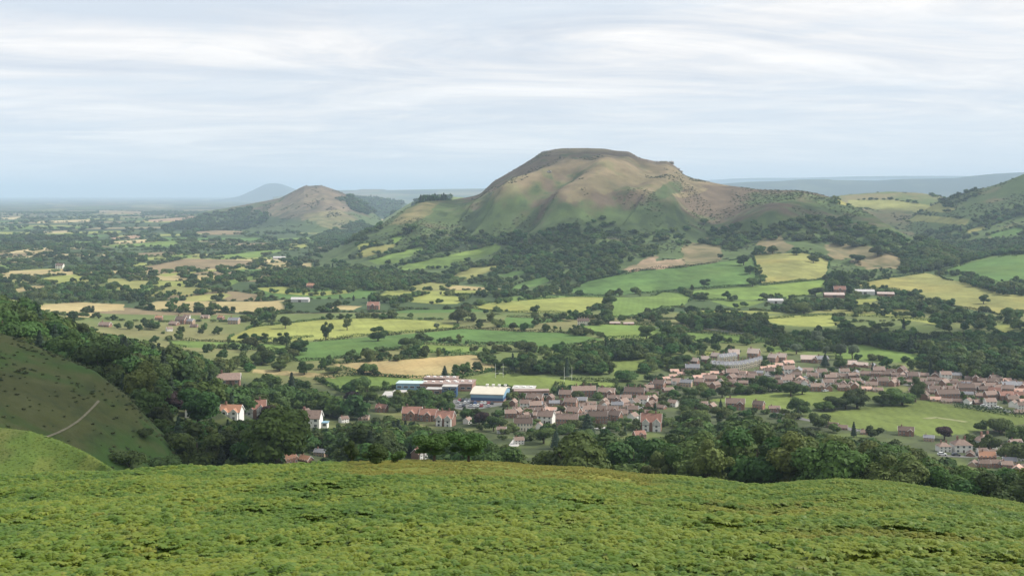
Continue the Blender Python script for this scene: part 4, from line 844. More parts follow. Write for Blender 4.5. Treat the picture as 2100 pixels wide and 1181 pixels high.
# conservatory of the white house, its own little building
def simple_block(name, label, cat, px, py, dims, rot, walls, roofm, roof_over=.3, bands=None, extra=None):
    L, Wd, Hh = dims; p = hit(px, py)
    r = bpy.data.objects.new(name, None); COL.objects.link(r); r.location = p; r.rotation_euler = (0, 0, R(rot)); tag(r, label, cat)
    obj('wall', joinm('wall', [boxv(-L/2, L/2, -Wd/2, Wd/2, -1.2, Hh)], walls), r)
    rf = obj('roof', joinm('roof', [boxv(-L/2-roof_over, L/2+roof_over, -Wd/2-roof_over, Wd/2+roof_over, Hh+.003, Hh+.4)], roofm), r)
    n = max(2, int(L / 4))
    for fl in range(max(1, int(Hh / 3.2))):
        for i in range(n):
            x = -L/2 + L*(i+.5)/n; w = L/n*.36
            f = obj('window', joinm('window', [boxv(x-w, x+w, -Wd/2-.08, -Wd/2+.05, 1.0+fl*3.2, 2.5+fl*3.2)], 'white_paint'), r)
            obj('pane', joinm('pane', [boxv(x-w+.12, x+w-.12, -Wd/2-.12, -Wd/2-.02, 1.12+fl*3.2, 2.38+fl*3.2)], 'dark_glass'), f)
    for k in range(extra or 0):
        x = -L/2 + L*(k+.5)/extra
        obj('rooflight', joinm('rooflight', [boxv(x-.9, x+.9, -1.2, 1.2, Hh+.35, Hh+.95)], 'white_paint'), rf)
    HOUSES.append((p[0], p[1], L * .55))
    return r
simple_block('conservatory', 'glass and white conservatory beside the brown roofed white house', 'conservatory', 661, 876, (6, 4, 2.6), -4, 'white_paint', 'pale_blue_cladding')
# the school
simple_block('school_building', 'low school block under a pale teal roof', 'school', 842, 796, (17, 11, 3.8), -6, 'pale_blue_cladding', 'teal_sheet')
simple_block('school_building', 'flat grey roofed school shed beside the yard, by dark trees', 'school', 822, 813, (9, 7, 3.2), -4, 'felt_roof', 'felt_roof')
simple_block('school_building', 'long flat brown roofed school wing behind the white fronted block', 'school', 905, 797, (26, 14, 4), -6, 'school_brick', 'school_roof', .4, None, 5)
simple_block('school_building', 'second brown roofed school wing next to the blue sports hall', 'school', 941, 796, (20, 18, 4.2), -6, 'school_brick', 'school_roof', .4, None, 4)
simple_block('school_building', 'brick school wing with white rooflights at the back of the school', 'school', 905, 787, (22, 10, 4.2), -6, 'school_brick', 'school_roof', .4, None, 5)
simple_block('school_building', 'two storey white banded school block facing the car park', 'school', 923, 812, (9, 8, 6.4), -4, 'blue_cladding', 'felt_roof')
simple_block('school_building', 'low brick wing with pale roof in front of the school', 'school', 898, 808, (14, 7, 3.4), -8, 'school_brick', 'felt_roof')
simple_block('school_building', 'white flat roofed annexe joined on past the end of the blue hall', 'school', 1075, 806, (14, 12, 3.6), -6, 'school_brick', 'felt_roof', .4, None, 3)
simple_block('school_building', 'long red brown roofed school range in front of the white annexe', 'school', 1090, 812, (22, 7, 3.6), 4, 'school_brick', 'school_roof')
def sports_hall():
    p = hit(1006, 818); s = p[1] / F; L = 66 * s; Wd = 26; Hh = 16 * s; rise = 7 * s; n = 10
    r = bpy.data.objects.new('sports_hall', None); COL.objects.link(r); r.location = p; r.rotation_euler = (0, 0, R(-9)); tag(r, 'big blue clad sports hall under a curved cream roof', 'sports hall')
    arc = [(-Wd/2 + Wd*k/n, Hh + rise * math.sin(math.pi*k/n) ** .9) for k in range(n + 1)]
    obj('wall', joinm('wall', [boxv(-L/2, L/2, -Wd/2, Wd/2, -1, Hh*.62)], 'blue_cladding'), r)
    obj('upper_wall', joinm('upper_wall', [boxv(-L/2-.06, L/2+.06, -Wd/2-.06, Wd/2+.06, Hh*.62, Hh)], 'pale_blue_cladding'), r)
    for sx in (-1, 1):
        V = [(sx*(L/2), y, z - .02) for y, z in arc]; V = V + [(sx*(L/2-.3), y, z - .02) for y, z in arc]; m = len(arc)
        Fq = [(k, k+1, m+k+1, m+k) for k in range(m-1)] + [(0, k, k+1, k+1) for k in range(1, m-1)] + [(m, m+k+1, m+k, m+k) for k in range(1, m-1)]
        obj('gable_panel', joinm('gable_panel', [(V, np.array(Fq))], 'pale_blue_cladding'), r)
    V = []; m = len(arc)
    for sx in (-1, 1):
        for dz in (0.0, .45): V += [(sx*(L/2+.5), y*1.03, z + dz + .03) for y, z in arc]
    Fq = []
    for k in range(m-1):
        Fq += [(m+k, m+k+1, 3*m+k+1, 3*m+k), (k+1, k, 2*m+k, 2*m+k+1), (k, k+1, m+k+1, m+k), (2*m+k+1, 2*m+k, 3*m+k, 3*m+k+1)]
    Fq += [(0, m, 3*m, 2*m), (m-1, 2*m+m-1, 3*m+m-1, 2*m-1)]
    rf = obj('roof', joinm('roof', [(V, np.array(Fq))], 'cream_sheet'), r)
    for k in range(4):
        x = -L*.12 + k * L * .19
        obj('roof_vent', joinm('roof_vent', [boxv(x-.5, x+.5, 1.5, 2.5, Hh+rise+.4, Hh+rise+1.5), boxv(x-.9, x+.9, 1.1, 2.9, Hh+rise+1.5, Hh+rise+1.9)], 'white_paint'), rf)
    obj('plinth', joinm('plinth', [boxv(-L/2-.12, L/2+.12, -Wd/2-.12, Wd/2+.12, -1, 1.2)], 'school_brick'), r)
    HOUSES.append((p[0], p[1], L * .55)); LAND.append(('the blue sports hall', p[0], p[1]))
sports_hall()
# tarmac, drawn as thin sheets draped on the ground
def drape(name, label, pp, m, lift=.06, kind='structure', step=14):
    """closed outline in photo pixels -> sheet following the ground"""
    wp = wpoly(densify(pp, step)); cx = sum(p[0] for p in wp) / len(wp); cy = sum(p[1] for p in wp) / len(wp)
    V = []; n = len(wp); K = 6
    for k in range(K + 1):
        for (x, y) in wp: V.append((cx + (x - cx) * k / K, cy + (y - cy) * k / K))
    V = np.array(V); Z = zat(V[:, 0], V[:, 1]) + lift
    Fq = [(a * n + i, a * n + (i + 1) % n, (a + 1) * n + (i + 1) % n, (a + 1) * n + i) for a in range(K) for i in range(n)]
    tag(obj(name, mesh_np(name, np.column_stack([V, Z]), Fq, m, True)), label, None, None, kind)
def strip(name, label, pp, w, m, lift=.06, kind='structure'):
    q = []
    for (a, b) in zip(pp[:-1], pp[1:]):
        n = max(2, int(math.dist(a, b) / 5)); q += [(a[0] + (b[0]-a[0])*k/n, a[1] + (b[1]-a[1])*k/n) for k in range(n)]
    P = np.array([hit(*c)[:2] for c in q + [pp[-1]]]); T = np.gradient(P, axis=0); T /= np.linalg.norm(T, axis=1)[:, None] + 1e-9; N = np.column_stack([-T[:, 1], T[:, 0]])
    V = np.concatenate([P - N*w/2, P, P + N*w/2]); Z = zat(V[:, 0], V[:, 1]) + lift; n = len(P)
    Fq = [(r_*n+i, r_*n+i+1, (r_+1)*n+i+1, (r_+1)*n+i) for r_ in range(2) for i in range(n-1)]
    tag(obj(name, mesh_np(name, np.column_stack([V, Z]), Fq, m, True)), label, None, None, kind)
drape('car_park', 'grey tarmac car park in front of the blue sports hall', [(928,819),(958,819),(1030,824),(1036,830),(962,842),(932,838)], MT['asphalt'])
drape('school_yard', 'pale tarmac yard at the end of the school', [(782,812),(790,802),(836,802),(830,818),(798,824)], MT['felt_roof'])
strip('footpath', 'pale trodden footpath slanting across the dark spur', [(94,897),(120,887),(140,877),(160,864),(175,851),(188,838),(203,822)], .55, flat_mat('trodden_earth', (.17,.155,.095), var=.3, scale=.8), .12)
strip('road', 'grey main road between hedges in the meadows', [(1330,672),(1400,673),(1440,674),(1500,681),(1580,690),(1650,698)], 7, MT['asphalt'], .08)
strip('cricket_square', 'pale worn strip in the middle of the cricket ground', [(1896,858),(1920,856),(1950,860),(1982,865)], 4.5, flat_mat('worn_turf', (.21,.215,.095), var=.3, scale=.3), .05)
strip('road', 'street along the foot of the village green', [(1590,843),(1648,860),(1700,868),(1760,884)], 6, MT['asphalt'], .08)
strip('road', 'street in front of the long cream terrace', [(1052,915),(1062,902),(1080,894),(1115,888),(1180,884),(1250,876)], 5, MT['felt_roof'], .08)

# ---------------------------------------------------------------- cars
CARC = {n: flat_mat('car_paint_' + n, c, rough=.3, var=.04, spec=.5) for n, c in dict(white=(.75,.75,.73), silver=(.42,.43,.45), dark=(.04,.045,.055), red=(.35,.03,.03), blue=(.05,.12,.3)).items()}
CARM = {}
def car(px, py, colr, rot, label, group=None, at_=None):
    if 'body' not in CARM:
        prof = [(-2.1,.35),(-2.1,.85),(-1.9,.98),(-1.0,1.02),(1.1,.98),(2.0,.8),(2.1,.35)]
        V = [(x, -.86, z) for x, z in prof] + [(x, .86, z) for x, z in prof]; n = len(prof)
        CARM['body'] = (V, np.array([(i, (i+1) % n, n+(i+1) % n, n+i) for i in range(n)] + [(0, i, i+1, i+1) for i in range(1, n-1)] + [(n, n+i+1, n+i, n+i) for i in range(1, n-1)]))
        pr = [(-1.75,1.0),(-1.4,1.45),(.3,1.47),(1.0,1.0)]
        V = [(x, -.8 + .12*(z > 1.2), z) for x, z in pr] + [(x, .8 - .12*(z > 1.2), z) for x, z in pr]; n = 4
        CARM['glass'] = joinm('cabin_glass', [(V, np.array([(i, (i+1) % n, n+(i+1) % n, n+i) for i in range(n)] + [(0,1,2,3),(7,6,5,4)]))], 'dark_glass')
        CARM['roof'] = [boxv(-1.4, .3, -.69, .69, 1.44, 1.5)]
        th = np.arange(10) / 10 * 6.2832; V = np.concatenate([np.stack([np.cos(th)*.33, np.full(10, y), np.sin(th)*.33], 1) for y in (-.1, .1)])
        CARM['wheel'] = joinm('wheel', [(V, np.array([(i, (i+1) % 10, 10+(i+1) % 10, 10+i) for i in range(10)] + [(0, i, i+1, i+1) for i in range(1, 9)] + [(10, 11+i, 10+i, 10+i) for i in range(1, 9)]))], 'tyre')
    if ('b', colr) not in CARM: CARM['b', colr] = joinm('body', [CARM['body']], CARC[colr]); CARM['r', colr] = joinm('roof', CARM['roof'], CARC[colr])
    p = hit(px, py) if at_ is None else at_
    r = bpy.data.objects.new('parked_car' if group else 'car', None); COL.objects.link(r); r.location = (p[0], p[1], p[2] + .1); r.rotation_euler = (0, 0, R(rot)); tag(r, label, 'car', group)
    obj('body', CARM['b', colr], r); obj('roof', CARM['r', colr], r); obj('cabin_glass', CARM['glass'], r)
    for x in (-1.3, 1.35):
        for y in (-.82, .82): obj('wheel', CARM['wheel'], r, (x, y, .33))
cc = ['white', 'silver', 'dark', 'white', 'silver', 'red', 'white', 'blue', 'silver', 'white', 'dark']
for rw, (xa, ya, xb, yb, nn, ph) in enumerate([(936,822,1004,823,11,'in the car park row under the school'), (940,827,1016,829,12,'in the middle row of the car park'), (944,834,1002,834,9,'in the car park row beside the trees')]):
    for i in range(nn):
        if (i * 7 + rw * 3) % 5 == 0: continue
        k = cc[(i * 5 + rw * 4) % 11]
        car(xa + (xb-xa)*i/(nn-1), ya + (yb-ya)*i/(nn-1), k, 84, '%s parked car, bay %s %s' % (k, ORD[i], ph), 'cars in the school car park')
for i, (px, py, k, rot, lb) in enumerate([(1437,674,'white',-6,'white car driving along the meadow road between hedges'),(1660,779,'white',30,'white car by the brown bungalows above the village green'),(1652,776,'silver',30,'silver car by the brown bungalows above the village green'),(1513,806,'white',5,'white car under the trees at the edge of the village green'),(1527,805,'silver',5,'silver car under the trees at the edge of the village green'),(1588,801,'white',5,'white car at the corner of the village green'),(1606,798,'silver',5,'silver car at the top corner of the village green'),
    (2018,834,'white',-10,'white car behind the cricket ground hedge'),(2031,839,'silver',-10,'silver car behind the cricket ground hedge'),(2048,838,'white',-10,'white car beside the red roofed houses'),(2066,846,'white',0,'white car at the end of the cricket ground hedge'),(1918,803,'white',10,'white car in a drive above the cricket ground'),(1693,803,'white',20,'white car beside the gabled houses on the village green'),(1140,846,'white',40,'white car in a drive in the second row of houses'),(1064,905,'silver',50,'silver car on the track by the white building'),(1075,902,'dark',40,'dark car below the cream terrace'),(1310,838,'white',10,'white car in the street of brown houses'),(1470,776,'dark',5,'dark car beside the last pink bungalow')]):
    car(px, py, k, rot, lb)
STREETS = [('along the street through the brick rows', [(1046,847),(1100,846),(1180,843),(1250,838),(1330,836)], 13), ('along the street below the crescent', [(1345,791),(1400,782),(1480,776),(1560,772),(1640,770)], 12), ('along the long street above the village green', [(1650,783),(1750,783),(1840,787),(1940,798),(2020,809),(2100,816)], 18), ('along the corner street under the pale houses', [(1925,934),(1980,936),(2050,934),(2110,930)], 7)]
for si, (ph, pp, n) in enumerate(STREETS):
    strip('road', 'narrow tarmac street ' + ph[6:], pp, 5.5, MT['asphalt'], .07)
    for i in range(n):
        f = (i + .3 + .4 * ((i * 7 + si) % 3) / 2) / n * (len(pp) - 1); a = min(int(f), len(pp) - 2); f -= a
        k = cc[(i * 4 + si * 3) % 11]; car(pp[a][0] + (pp[a+1][0]-pp[a][0])*f, pp[a][1] + (pp[a+1][1]-pp[a][1])*f - .6, k, -6 + (i * 37) % 11, '%s car, %s parked %s' % (k, ORD[i], ph), 'cars parked ' + ph)
# rugby posts
def posts(px, py, label):
    p = hit(px, py); r = bpy.data.objects.new('rugby_posts', None); COL.objects.link(r); r.location = p; r.rotation_euler = (0, 0, R(20)); tag(r, label, 'goalposts')
    for sx in (-2.8, 2.8): obj('upright', joinm('upright', [tube([(sx,0,-.3),(sx,0,9.5)], [.11,.08])], 'white_paint'), r)
    obj('crossbar', joinm('crossbar', [tube([(-2.75,0,3),(2.75,0,3)], [.08,.08])], 'white_paint'), r)
posts(1165,781,'white rugby posts in front of the copse on the playing field'); posts(1024,774,'white rugby posts at the hall end of the playing field')

# ---------------------------------------------------------------- hedges: one object per field boundary
def hedge(pp, h, w, label, closed=False, gap=.0, seed=0):
    r = np.random.default_rng(seed); q = []
    pts = pp + [pp[0]] if closed else pp
    for (a, b) in zip(pts[:-1], pts[1:]):
        n = max(2, int(math.dist(a, b) / 6)); q += [(a[0] + (b[0]-a[0])*k/n, a[1] + (b[1]-a[1])*k/n) for k in range(n)]
    P = np.array([hit(*c)[:2] for c in q + [pts[-1]]])
    seg_ = np.linalg.norm(np.diff(P, axis=0), axis=1); ok = seg_ < 160; s = np.concatenate([[0], np.cumsum(seg_)])
    step = max(.8, P[:, 1].mean() / 1500); n = max(6, int(s[-1] / step))
    sv = np.linspace(0, s[-1], n); x = np.interp(sv, s, P[:, 0]); y = np.interp(sv, s, P[:, 1])
    keep = (vnoise(sv / 26, sv * 0 + seed, 5) > gap) & ok[np.clip(np.searchsorted(s, sv) - 1, 0, len(seg_) - 1)]
    x, y, sv = x[keep], y[keep], sv[keep]
    if len(x) < 4: return
    hh = h * (.65 + .8 * vnoise(sv / 9, sv * 0 + seed, 8))
    m = 9; X = np.repeat(x, m); Y = np.repeat(y, m); Hh = np.repeat(hh, m)
    a = r.uniform(-.15, math.pi + .15, len(X)); rad = r.uniform(.7, 1.08, len(X))
    ca = np.cos(a) * rad; sa = np.clip(np.sin(a) * rad, -.1, 2)
    th = r.uniform(0, 6.28, len(X)); X = X + np.cos(th) * step * .5 + ca * w / 2 * np.cos(th); Y = Y + ca * w / 2 * np.sin(th + 1.2)
    z = zat(X, Y) + sa * Hh
    N = np.column_stack([np.cos(th) * .6, np.sin(th) * .6, np.abs(sa) + .2]) + rand_dirs(len(X), r) * .5; N /= np.linalg.norm(N, axis=1)[:, None]
    V, Fq = quads_at(np.column_stack([X, Y, z]), N, r.uniform(.5, 1.0, len(X)) * max(.55, step * .62), r)
    c = V.mean(0); c[2] = V[:, 2].min(); o = obj('hedge', mesh_np('hedge', V - c, Fq, LM['broad']), None, tuple(c)); tag(o, label, 'hedge', None)
HL = {'ripening field':'the yellow ripening field','long green pasture':'the long curving green pasture','narrow pasture':'the narrow pasture inside the tree hedges','tan stubble field':'the tan stubble field','school meadow':'the green meadow behind the school',
 'playing field':'the school playing field','small pasture':'the small pasture below the far village','hill foot pasture':'the big pasture at the hill foot','olive slope':'the olive slope under the brown bracken','yellow green strip':'the yellow green strip field under the hill',
 'green dip':'the green dip in front of the hill','shelf pasture':'the shelf pasture below the olive slope','lane meadow':'the meadow behind the cream farmhouse','house meadow':'the meadow in front of the cream farmhouse','road meadow':'the meadow along the main road','corner meadow':'the corner meadow by the new houses',
 'bright meadow':'the bright meadow beneath the copse','pale hillside field':'the pale hillside field with one tree','upper green field':'the upper green field on the wooded rise','wedge':None,'scrub strip':None,'village green':None,'cricket ground':None,'lower shelf':None}
for i, (n, c, pp) in enumerate(FIELDS):
    if n == 'field': continue
    if HL.get(n): hedge(pp, 2.2, 2.0, 'low dark hedge bounding ' + HL[n], True, .30, i)
for i, (pp, h, lb, g) in enumerate([
    ([(1300,664),(1363,668),(1420,671),(1500,676),(1570,684),(1640,693),(1700,700)], 3.2, 'long dark hedge along the far side of the main road', 0),
    ([(1330,677),(1420,682),(1500,688),(1570,697),(1640,705)], 3.0, 'long dark hedge along the near side of the main road', .1),
    ([(1957,834),(1990,838),(2030,845),(2064,850),(2100,856)], 3.4, 'clipped dark hedge closing the far side of the cricket ground', 0),
    ([(1283,563),(1310,556),(1345,551),(1380,550),(1408,549)], 4.0, 'dark hedge at the foot of the pink bare scar', 0),
    ([(1560,655),(1700,646),(1800,650),(1946,660)], 2.2, 'hedge between the wheat strips', .2),
    ([(931,776),(980,768),(1022,758)], 2.6, 'hedge running from the dark conical oak to the copse', .1),
    ([(740,806),(781,801),(831,792),(846,788)], 2.6, 'hedge from the dark oaks to the teal roofed block', 0),
    ([(1040,795),(1100,806),(1140,806)], 1.6, 'low hedge between the school annexe and the playing field', .1),
    ([(1840,604),(1870,610),(1900,622),(1960,640),(2000,650),(2060,664)], 3.4, 'hedge below the pale hillside field running down from the farm', .1),
    ([(524,699),(600,695),(640,691)], 2.5, 'hedge along the foot of the yellow ripening field', .2)]):
    hedge(pp, h, 2.4, lb, False, g, 100 + i)

# ---------------------------------------------------------------- trees
LONE = [
 (668,697,46,'tall','tall thin pale tree at the lower edge of the yellow field',.8),(585,674,28,'broad','dark tree at the far end of the yellow field by the thin pale tree',.9),(581,703,24,'broad','bushy dark tree below the yellow field beside the hedge',1),
 (712,677,29,'tall','upright tree alone in the middle of the yellow field',.9),(775,699,33,'broad','spreading oak on the line between yellow field and green pasture',1.15),(896,677,18,'willow','wispy grey green tree near the tip of the yellow field',1.1),
 (611,727,31,'broad','leaning broad oak at the corner of the long green pasture',1.25),(577,731,21,'broad','rounded tree just uphill of the leaning oak',1.1),(558,737,22,'broad','small dark tree in line with the leaning oak',1),(536,748,40,'broad','tall bushy tree nearest the wood beyond the half timbered villa'.replace('nearest','next to'),1),
 (804,653,18,'broad','low tree on the top edge of the yellow field beside its twin',1.2),(784,655,14,'broad','smaller twin tree on the top edge of the yellow field',1.3),(503,701,19,'broad','first of three round trees in the yellow field corner',1.2),(522,702,20,'broad','middle of three round trees in the yellow field corner',1.2),(542,701,20,'broad','last of three round trees in the yellow field corner',1.1),
 (912,783,33,'conifer','dark conical tree between tan stubble field and the school',1.5),(871,791,14,'broad','small round tree behind the teal roofed block',1.4),(624,768,28,'broad','dark round oak standing in the pale scrub strip',1.25),(573,761,20,'broad','low round tree at the end of the scrub strip',1.5),(686,764,15,'bush','dark bramble mass at the corner of the tan field',1.6),
 (757,735,18,'broad','crooked dark tree in the thick hedge above the tan field',1.1),(1190,608,14,'broad','round hedge tree alone on the yellow green strip',1.3),(1246,628,28,'broad','dark leaning oak on the corner between two hill pastures',1.0),(1250,607,12,'broad','small tree directly behind the dark leaning oak',1.4),(1271,608,18,'broad','upright tree on the double hedge of the hill pasture',1),(1303,603,17,'broad','broad tree at the open end of the double hedge',1.3),
 (1444,589,19,'broad','round tree on the top hedge of the shelf pasture',1.2),(1398,595,8,'bush','small bush at the corner of the shelf pasture',1.2),(1543,587,20,'broad','dark round tree on the olive slope hedge',1.2),(1444,617,20,'broad','round tree on the bottom hedge of the shelf pasture',1),(1492,614,18,'broad','loose crowned tree on the bottom hedge of the shelf pasture',1),
 (1077,680,21,'broad','dark upright tree of a pair in the lane meadow',1),(1053,676,17,'broad','round tree of a pair in the lane meadow',1.2),(1182,679,15,'broad','tree in front of the cream farmhouse',1.1),(1326,697,34,'broad','big domed tree rising above the copse on its farm side',1.1),(1370,697,34,'broad','second big domed tree at the road end of the copse',1.1),
 (2017,623,21,'broad','lone round tree out in the pale hillside field',1.15),(1759,538,20,'broad','wide dome shaped tree on the brown bracken slope',1.6),(1800,526,23,'broad','taller dome tree on the brown slope beside the wood',1.2),(1668,539,18,'broad','round tree where olive slope meets brown bracken',1.3),(1585,521,20,'broad','round dark tree at the top corner of the olive slope',1.2),(1725,502,18,'broad','umbrella shaped tree above the brown bracken slope',1.4),(1633,523,18,'broad','tree in the bush line above the olive slope',1.2),
 (1872,613,19,'broad','round tree past the far end of the long barn',1.2),(1722,592,46,'tall','very tall grey green tree behind the red roofed farmhouse',1.0),(1708,598,34,'tall','bushy tree beside the very tall farm tree',1.2),(1600,617,13,'broad','small flat topped tree by the farm garden',1.4),(1626,616,14,'broad','small flat topped tree closer to the pinkish shed',1.3),(1672,607,22,'broad','rounded tree at the end of the pinkish shed',1.5),
 (1444,460,11,'bush','small dark bush high on the bare hill shoulder',1.1),(1462,480,17,'broad','dark rounded tree on the hill shoulder below the small bush',1),(1398,490,14,'broad','dark bushy tree on the hill face above the pink scar',1.2),(1340,517,20,'broad','tree at the edge of the hill wood above the scar',1.2),(1502,480,18,'broad','dark tree high on the shoulder, uphill of the brown bracken',1.1),(1548,490,20,'broad','dark tree at the end of the high shoulder trees',1.2),(1520,500,18,'broad','dark tree lowest of the high shoulder trees',1.3),(1558,521,20,'broad','round tree at the top of the olive slope edge',1.2),(1478,531,12,'broad','small tree in the brown bracken hollow by the scar',1.1),(1525,544,24,'broad','dark tree over the hill pasture corner, upper of two',1.1),(1538,562,20,'broad','dark tree over the hill pasture corner, lower of two',1.1),
 (1674,716,46,'willow','tall silver green willow above the buff roofs',1),(1724,737,40,'willow','silver willow, first of the joined pair by the buff roofs',.9),(1748,736,36,'willow','silver willow, second of the joined pair by the buff roofs',.9),(1633,726,26,'willow','low spreading silver willow beside the new houses',1.5),(1693,731,26,'willow','pale slender willow between the tall one and the pair',.9),(1941,724,32,'willow','pale narrow willow in front of the dark wood',.8),
 (1971,656,28,'broad','big black green oak at the foot of the pale hillside field',1.2),(1940,640,18,'broad','open crowned oak under the pale hillside field',1.2),
 (1641,852,42,'broad','huge dark tree between the village green and cricket ground',1),(1637,860,26,'conifer','pointed tree in front of the huge dark tree',1.2),(1758,836,43,'broad','tall dark tree midway along the green\'s dividing trees',1.32),(1811,831,31,'broad','rounder lighter tree beside the tall dark dividing tree',1.32),(1850,830,36,'broad','wide tree in the dividing line next to the pointed one',1.68),(1877,824,50,'tall','tallest pointed dark tree at the end of the dividing line',1.08),(1712,840,31,'broad','bushy tree at the start of the dividing line',1.68),(1735,838,33,'broad','mid green tree second in the dividing line',1.32),(1690,842,24,'broad','low bush like tree opening the dividing line',1.56),(1830,830,26,'broad','small tree filling the dividing line gap',1.56),
 (1987,826,17,'broad','dark tree beside the brick rows at the cricket ground',1.4),(2008,828,15,'broad','dark bushy tree beside the last one before the red roofs',1.5),(1937,902,32,'copper','round purple black copper beech at the cricket ground edge',1.3),(1751,896,32,'conifer','tall dark spire tree at the lower cricket ground edge',1),(1786,886,16,'conifer','small dark spire tree at the lower cricket ground edge',1.1),
 (1205,898,50,'conifer','tall black green cedar in front of the long brown terrace',1.8),(1115,909,42,'broad','dark domed tree below the cream terrace road',1.2),(1140,920,38,'conifer','dark pointed tree beside the domed one below the cream terrace',1.6),(1012,884,36,'broad','large full tree between the bright gable and the brick row',1.1),(1152,848,18,'broad','dark garden tree in the second row of houses',1.1),(1073,846,13,'broad','small dark garden tree in front of the second row',1.5),
 (1146,810,20,'conifer','first dark pointed tree at the playing field corner',1.5),(1163,810,24,'broad','bushy tree second at the playing field corner',1.1),(1178,810,22,'conifer','dark pointed tree third at the playing field corner',1.6),(1196,810,30,'tall','tallest pale tree at the playing field corner',1),(1216,810,24,'broad','round tree fifth at the playing field corner',1.1),(1238,808,18,'broad','small round tree ending the playing field corner trees',1.2),
 (726,828,30,'copper','purple copper beech among the oaks beside the school yard',1.2),(717,808,28,'broad','round oak behind the purple copper beech',1.1),(753,826,40,'broad','very dark broad oak next to the purple copper beech',1.2),(958,862,28,'broad','round tree in front of the car park',1.1),(983,874,36,'copper','dark purple copper beech at the edge of the car park',1.0),(868,832,40,'broad','olive brown tree in front of the school block',1.1),(915,852,32,'broad','yellowish green tree on the car park edge',1.1),
 (1425,888,50,'broad','massive dark tree in front of the gabled brown houses',1.1),(1385,817,22,'broad','first round dark tree of the belt above the village green',1.2),(1418,819,26,'broad','second round dark tree of the belt above the village green',1.2),(1451,819,26,'broad','third round dark tree of the belt above the village green',1.1),(1481,815,26,'broad','fourth round dark tree of the belt above the village green',1.1),(1517,808,26,'broad','fifth round dark tree of the belt above the village green',1.1),(1549,806,22,'broad','sixth round dark tree of the belt above the village green',1.2),(1576,802,36,'broad','tall dark tree ending the belt above the village green',1.1),
 (1622,812,34,'broad','large dark tree standing at the top of the village green',1.2),(1645,808,26,'broad','smaller dark tree close beside the large one on the green',1.2),(1417,830,15,'broad','light green round tree between belt and gabled houses',1.3),(1478,838,20,'conifer','narrow dark tree between two gabled brown houses',1.2),(1395,902,34,'broad','bright green domed tree beyond the red tiled villa',1.3),(1344,849,24,'conifer','dark spire in the street of brown houses',1.0),
 (1386,757,28,'broad','bushy tree behind the pink bungalows, first of two',1.2),(1407,750,26,'broad','bushy tree behind the pink bungalows, second of two',1.2),(1440,725,11,'broad','small tree in the corner meadow',1.2),(1692,752,26,'conifer','black green tree clump in front of the buff roofs',1.9),(1722,754,28,'broad','dark round tree beside the large buff roof',1.1),(1790,760,18,'conifer','dark little spire in front of the last buff roof',1.2),
 (890,946,66,'broad','huge dark dome tree beside the tall narrow red villa',1.15),(961,948,72,'broad','largest dark dome tree on the bracken skyline',1.15),(770,950,48,'broad','heavy dark tree on the bracken skyline left of nothing'.replace(' left of nothing',' before the red villa'),1.1),(815,948,32,'broad','lighter green rounded tree below the tall red villa',1.0),(722,950,46,'tall','brownish ragged tree on the bracken skyline',1.0),
 (265,956,38,'bush','large round dark bush at the edge of the left bracken'.replace(' left',''),1.1),(297,896,22,'bush','round bush at the bottom of the dark spur',1.0),(332,962,30,'bush','sprawling brown green bush beside the large round one',1.3),(845,476,20,'broad','dark clump tree on the low skyline spur',1.3),(833,478,14,'broad','small tree at the foot of the dark clump tree',1.3),
]
TREES = []   # candidates: x, y, z, height, kind, label or None, width, zone phrase
def visible(x, y, z, h):
    px = 1050 + F * x / y; py = H0 + (ZC - z - h) / y * F
    return (px > -30) & (px < 2130) & (py < skyrow(px, y * .97) + .5)
def clear_of_houses(x, y, pad=0):
    if not HOUSES: return np.ones(len(x), bool)
    H = np.array(HOUSES); ok = np.ones(len(x), bool)
    for k in range(0, len(x), 4000):
        d = np.hypot(x[k:k+4000, None] - H[None, :, 0], y[k:k+4000, None] - H[None, :, 1]); ok[k:k+4000] = (d > H[None, :, 2] * .75 + pad).all(1)
    return ok
lone_pos = []
for (px, py, hp, k, lb, wd) in LONE:
    p = hit(px, py); h = hp * p[1] / F
    tree(k, p[0], p[1], p[2] - .1, h, lb, None, wd); lone_pos.append((p[0], p[1], h * .3)); LAND.append(None)
LAND = [l for l in LAND if l]
n_lone_b = sum(1 for l in LONE if NAMES[l[3]] == 'broadleaf_tree')
def jitter_fill(poly, sp, seed, dens=1.0):
    r = np.random.default_rng(seed); xs = [p[0] for p in poly]; ys = [p[1] for p in poly]
    gx, gy = np.meshgrid(np.arange(min(xs), max(xs), sp), np.arange(min(ys), max(ys), sp), indexing='ij'); gx = gx.ravel() + r.uniform(-.45, .45, gx.size) * sp; gy = gy.ravel() + r.uniform(-.45, .45, gy.size) * sp
    m = poly_mask(gx, gy, poly) & (r.uniform(0, 1, gx.size) < dens); return gx[m], gy[m], r
CAND = []
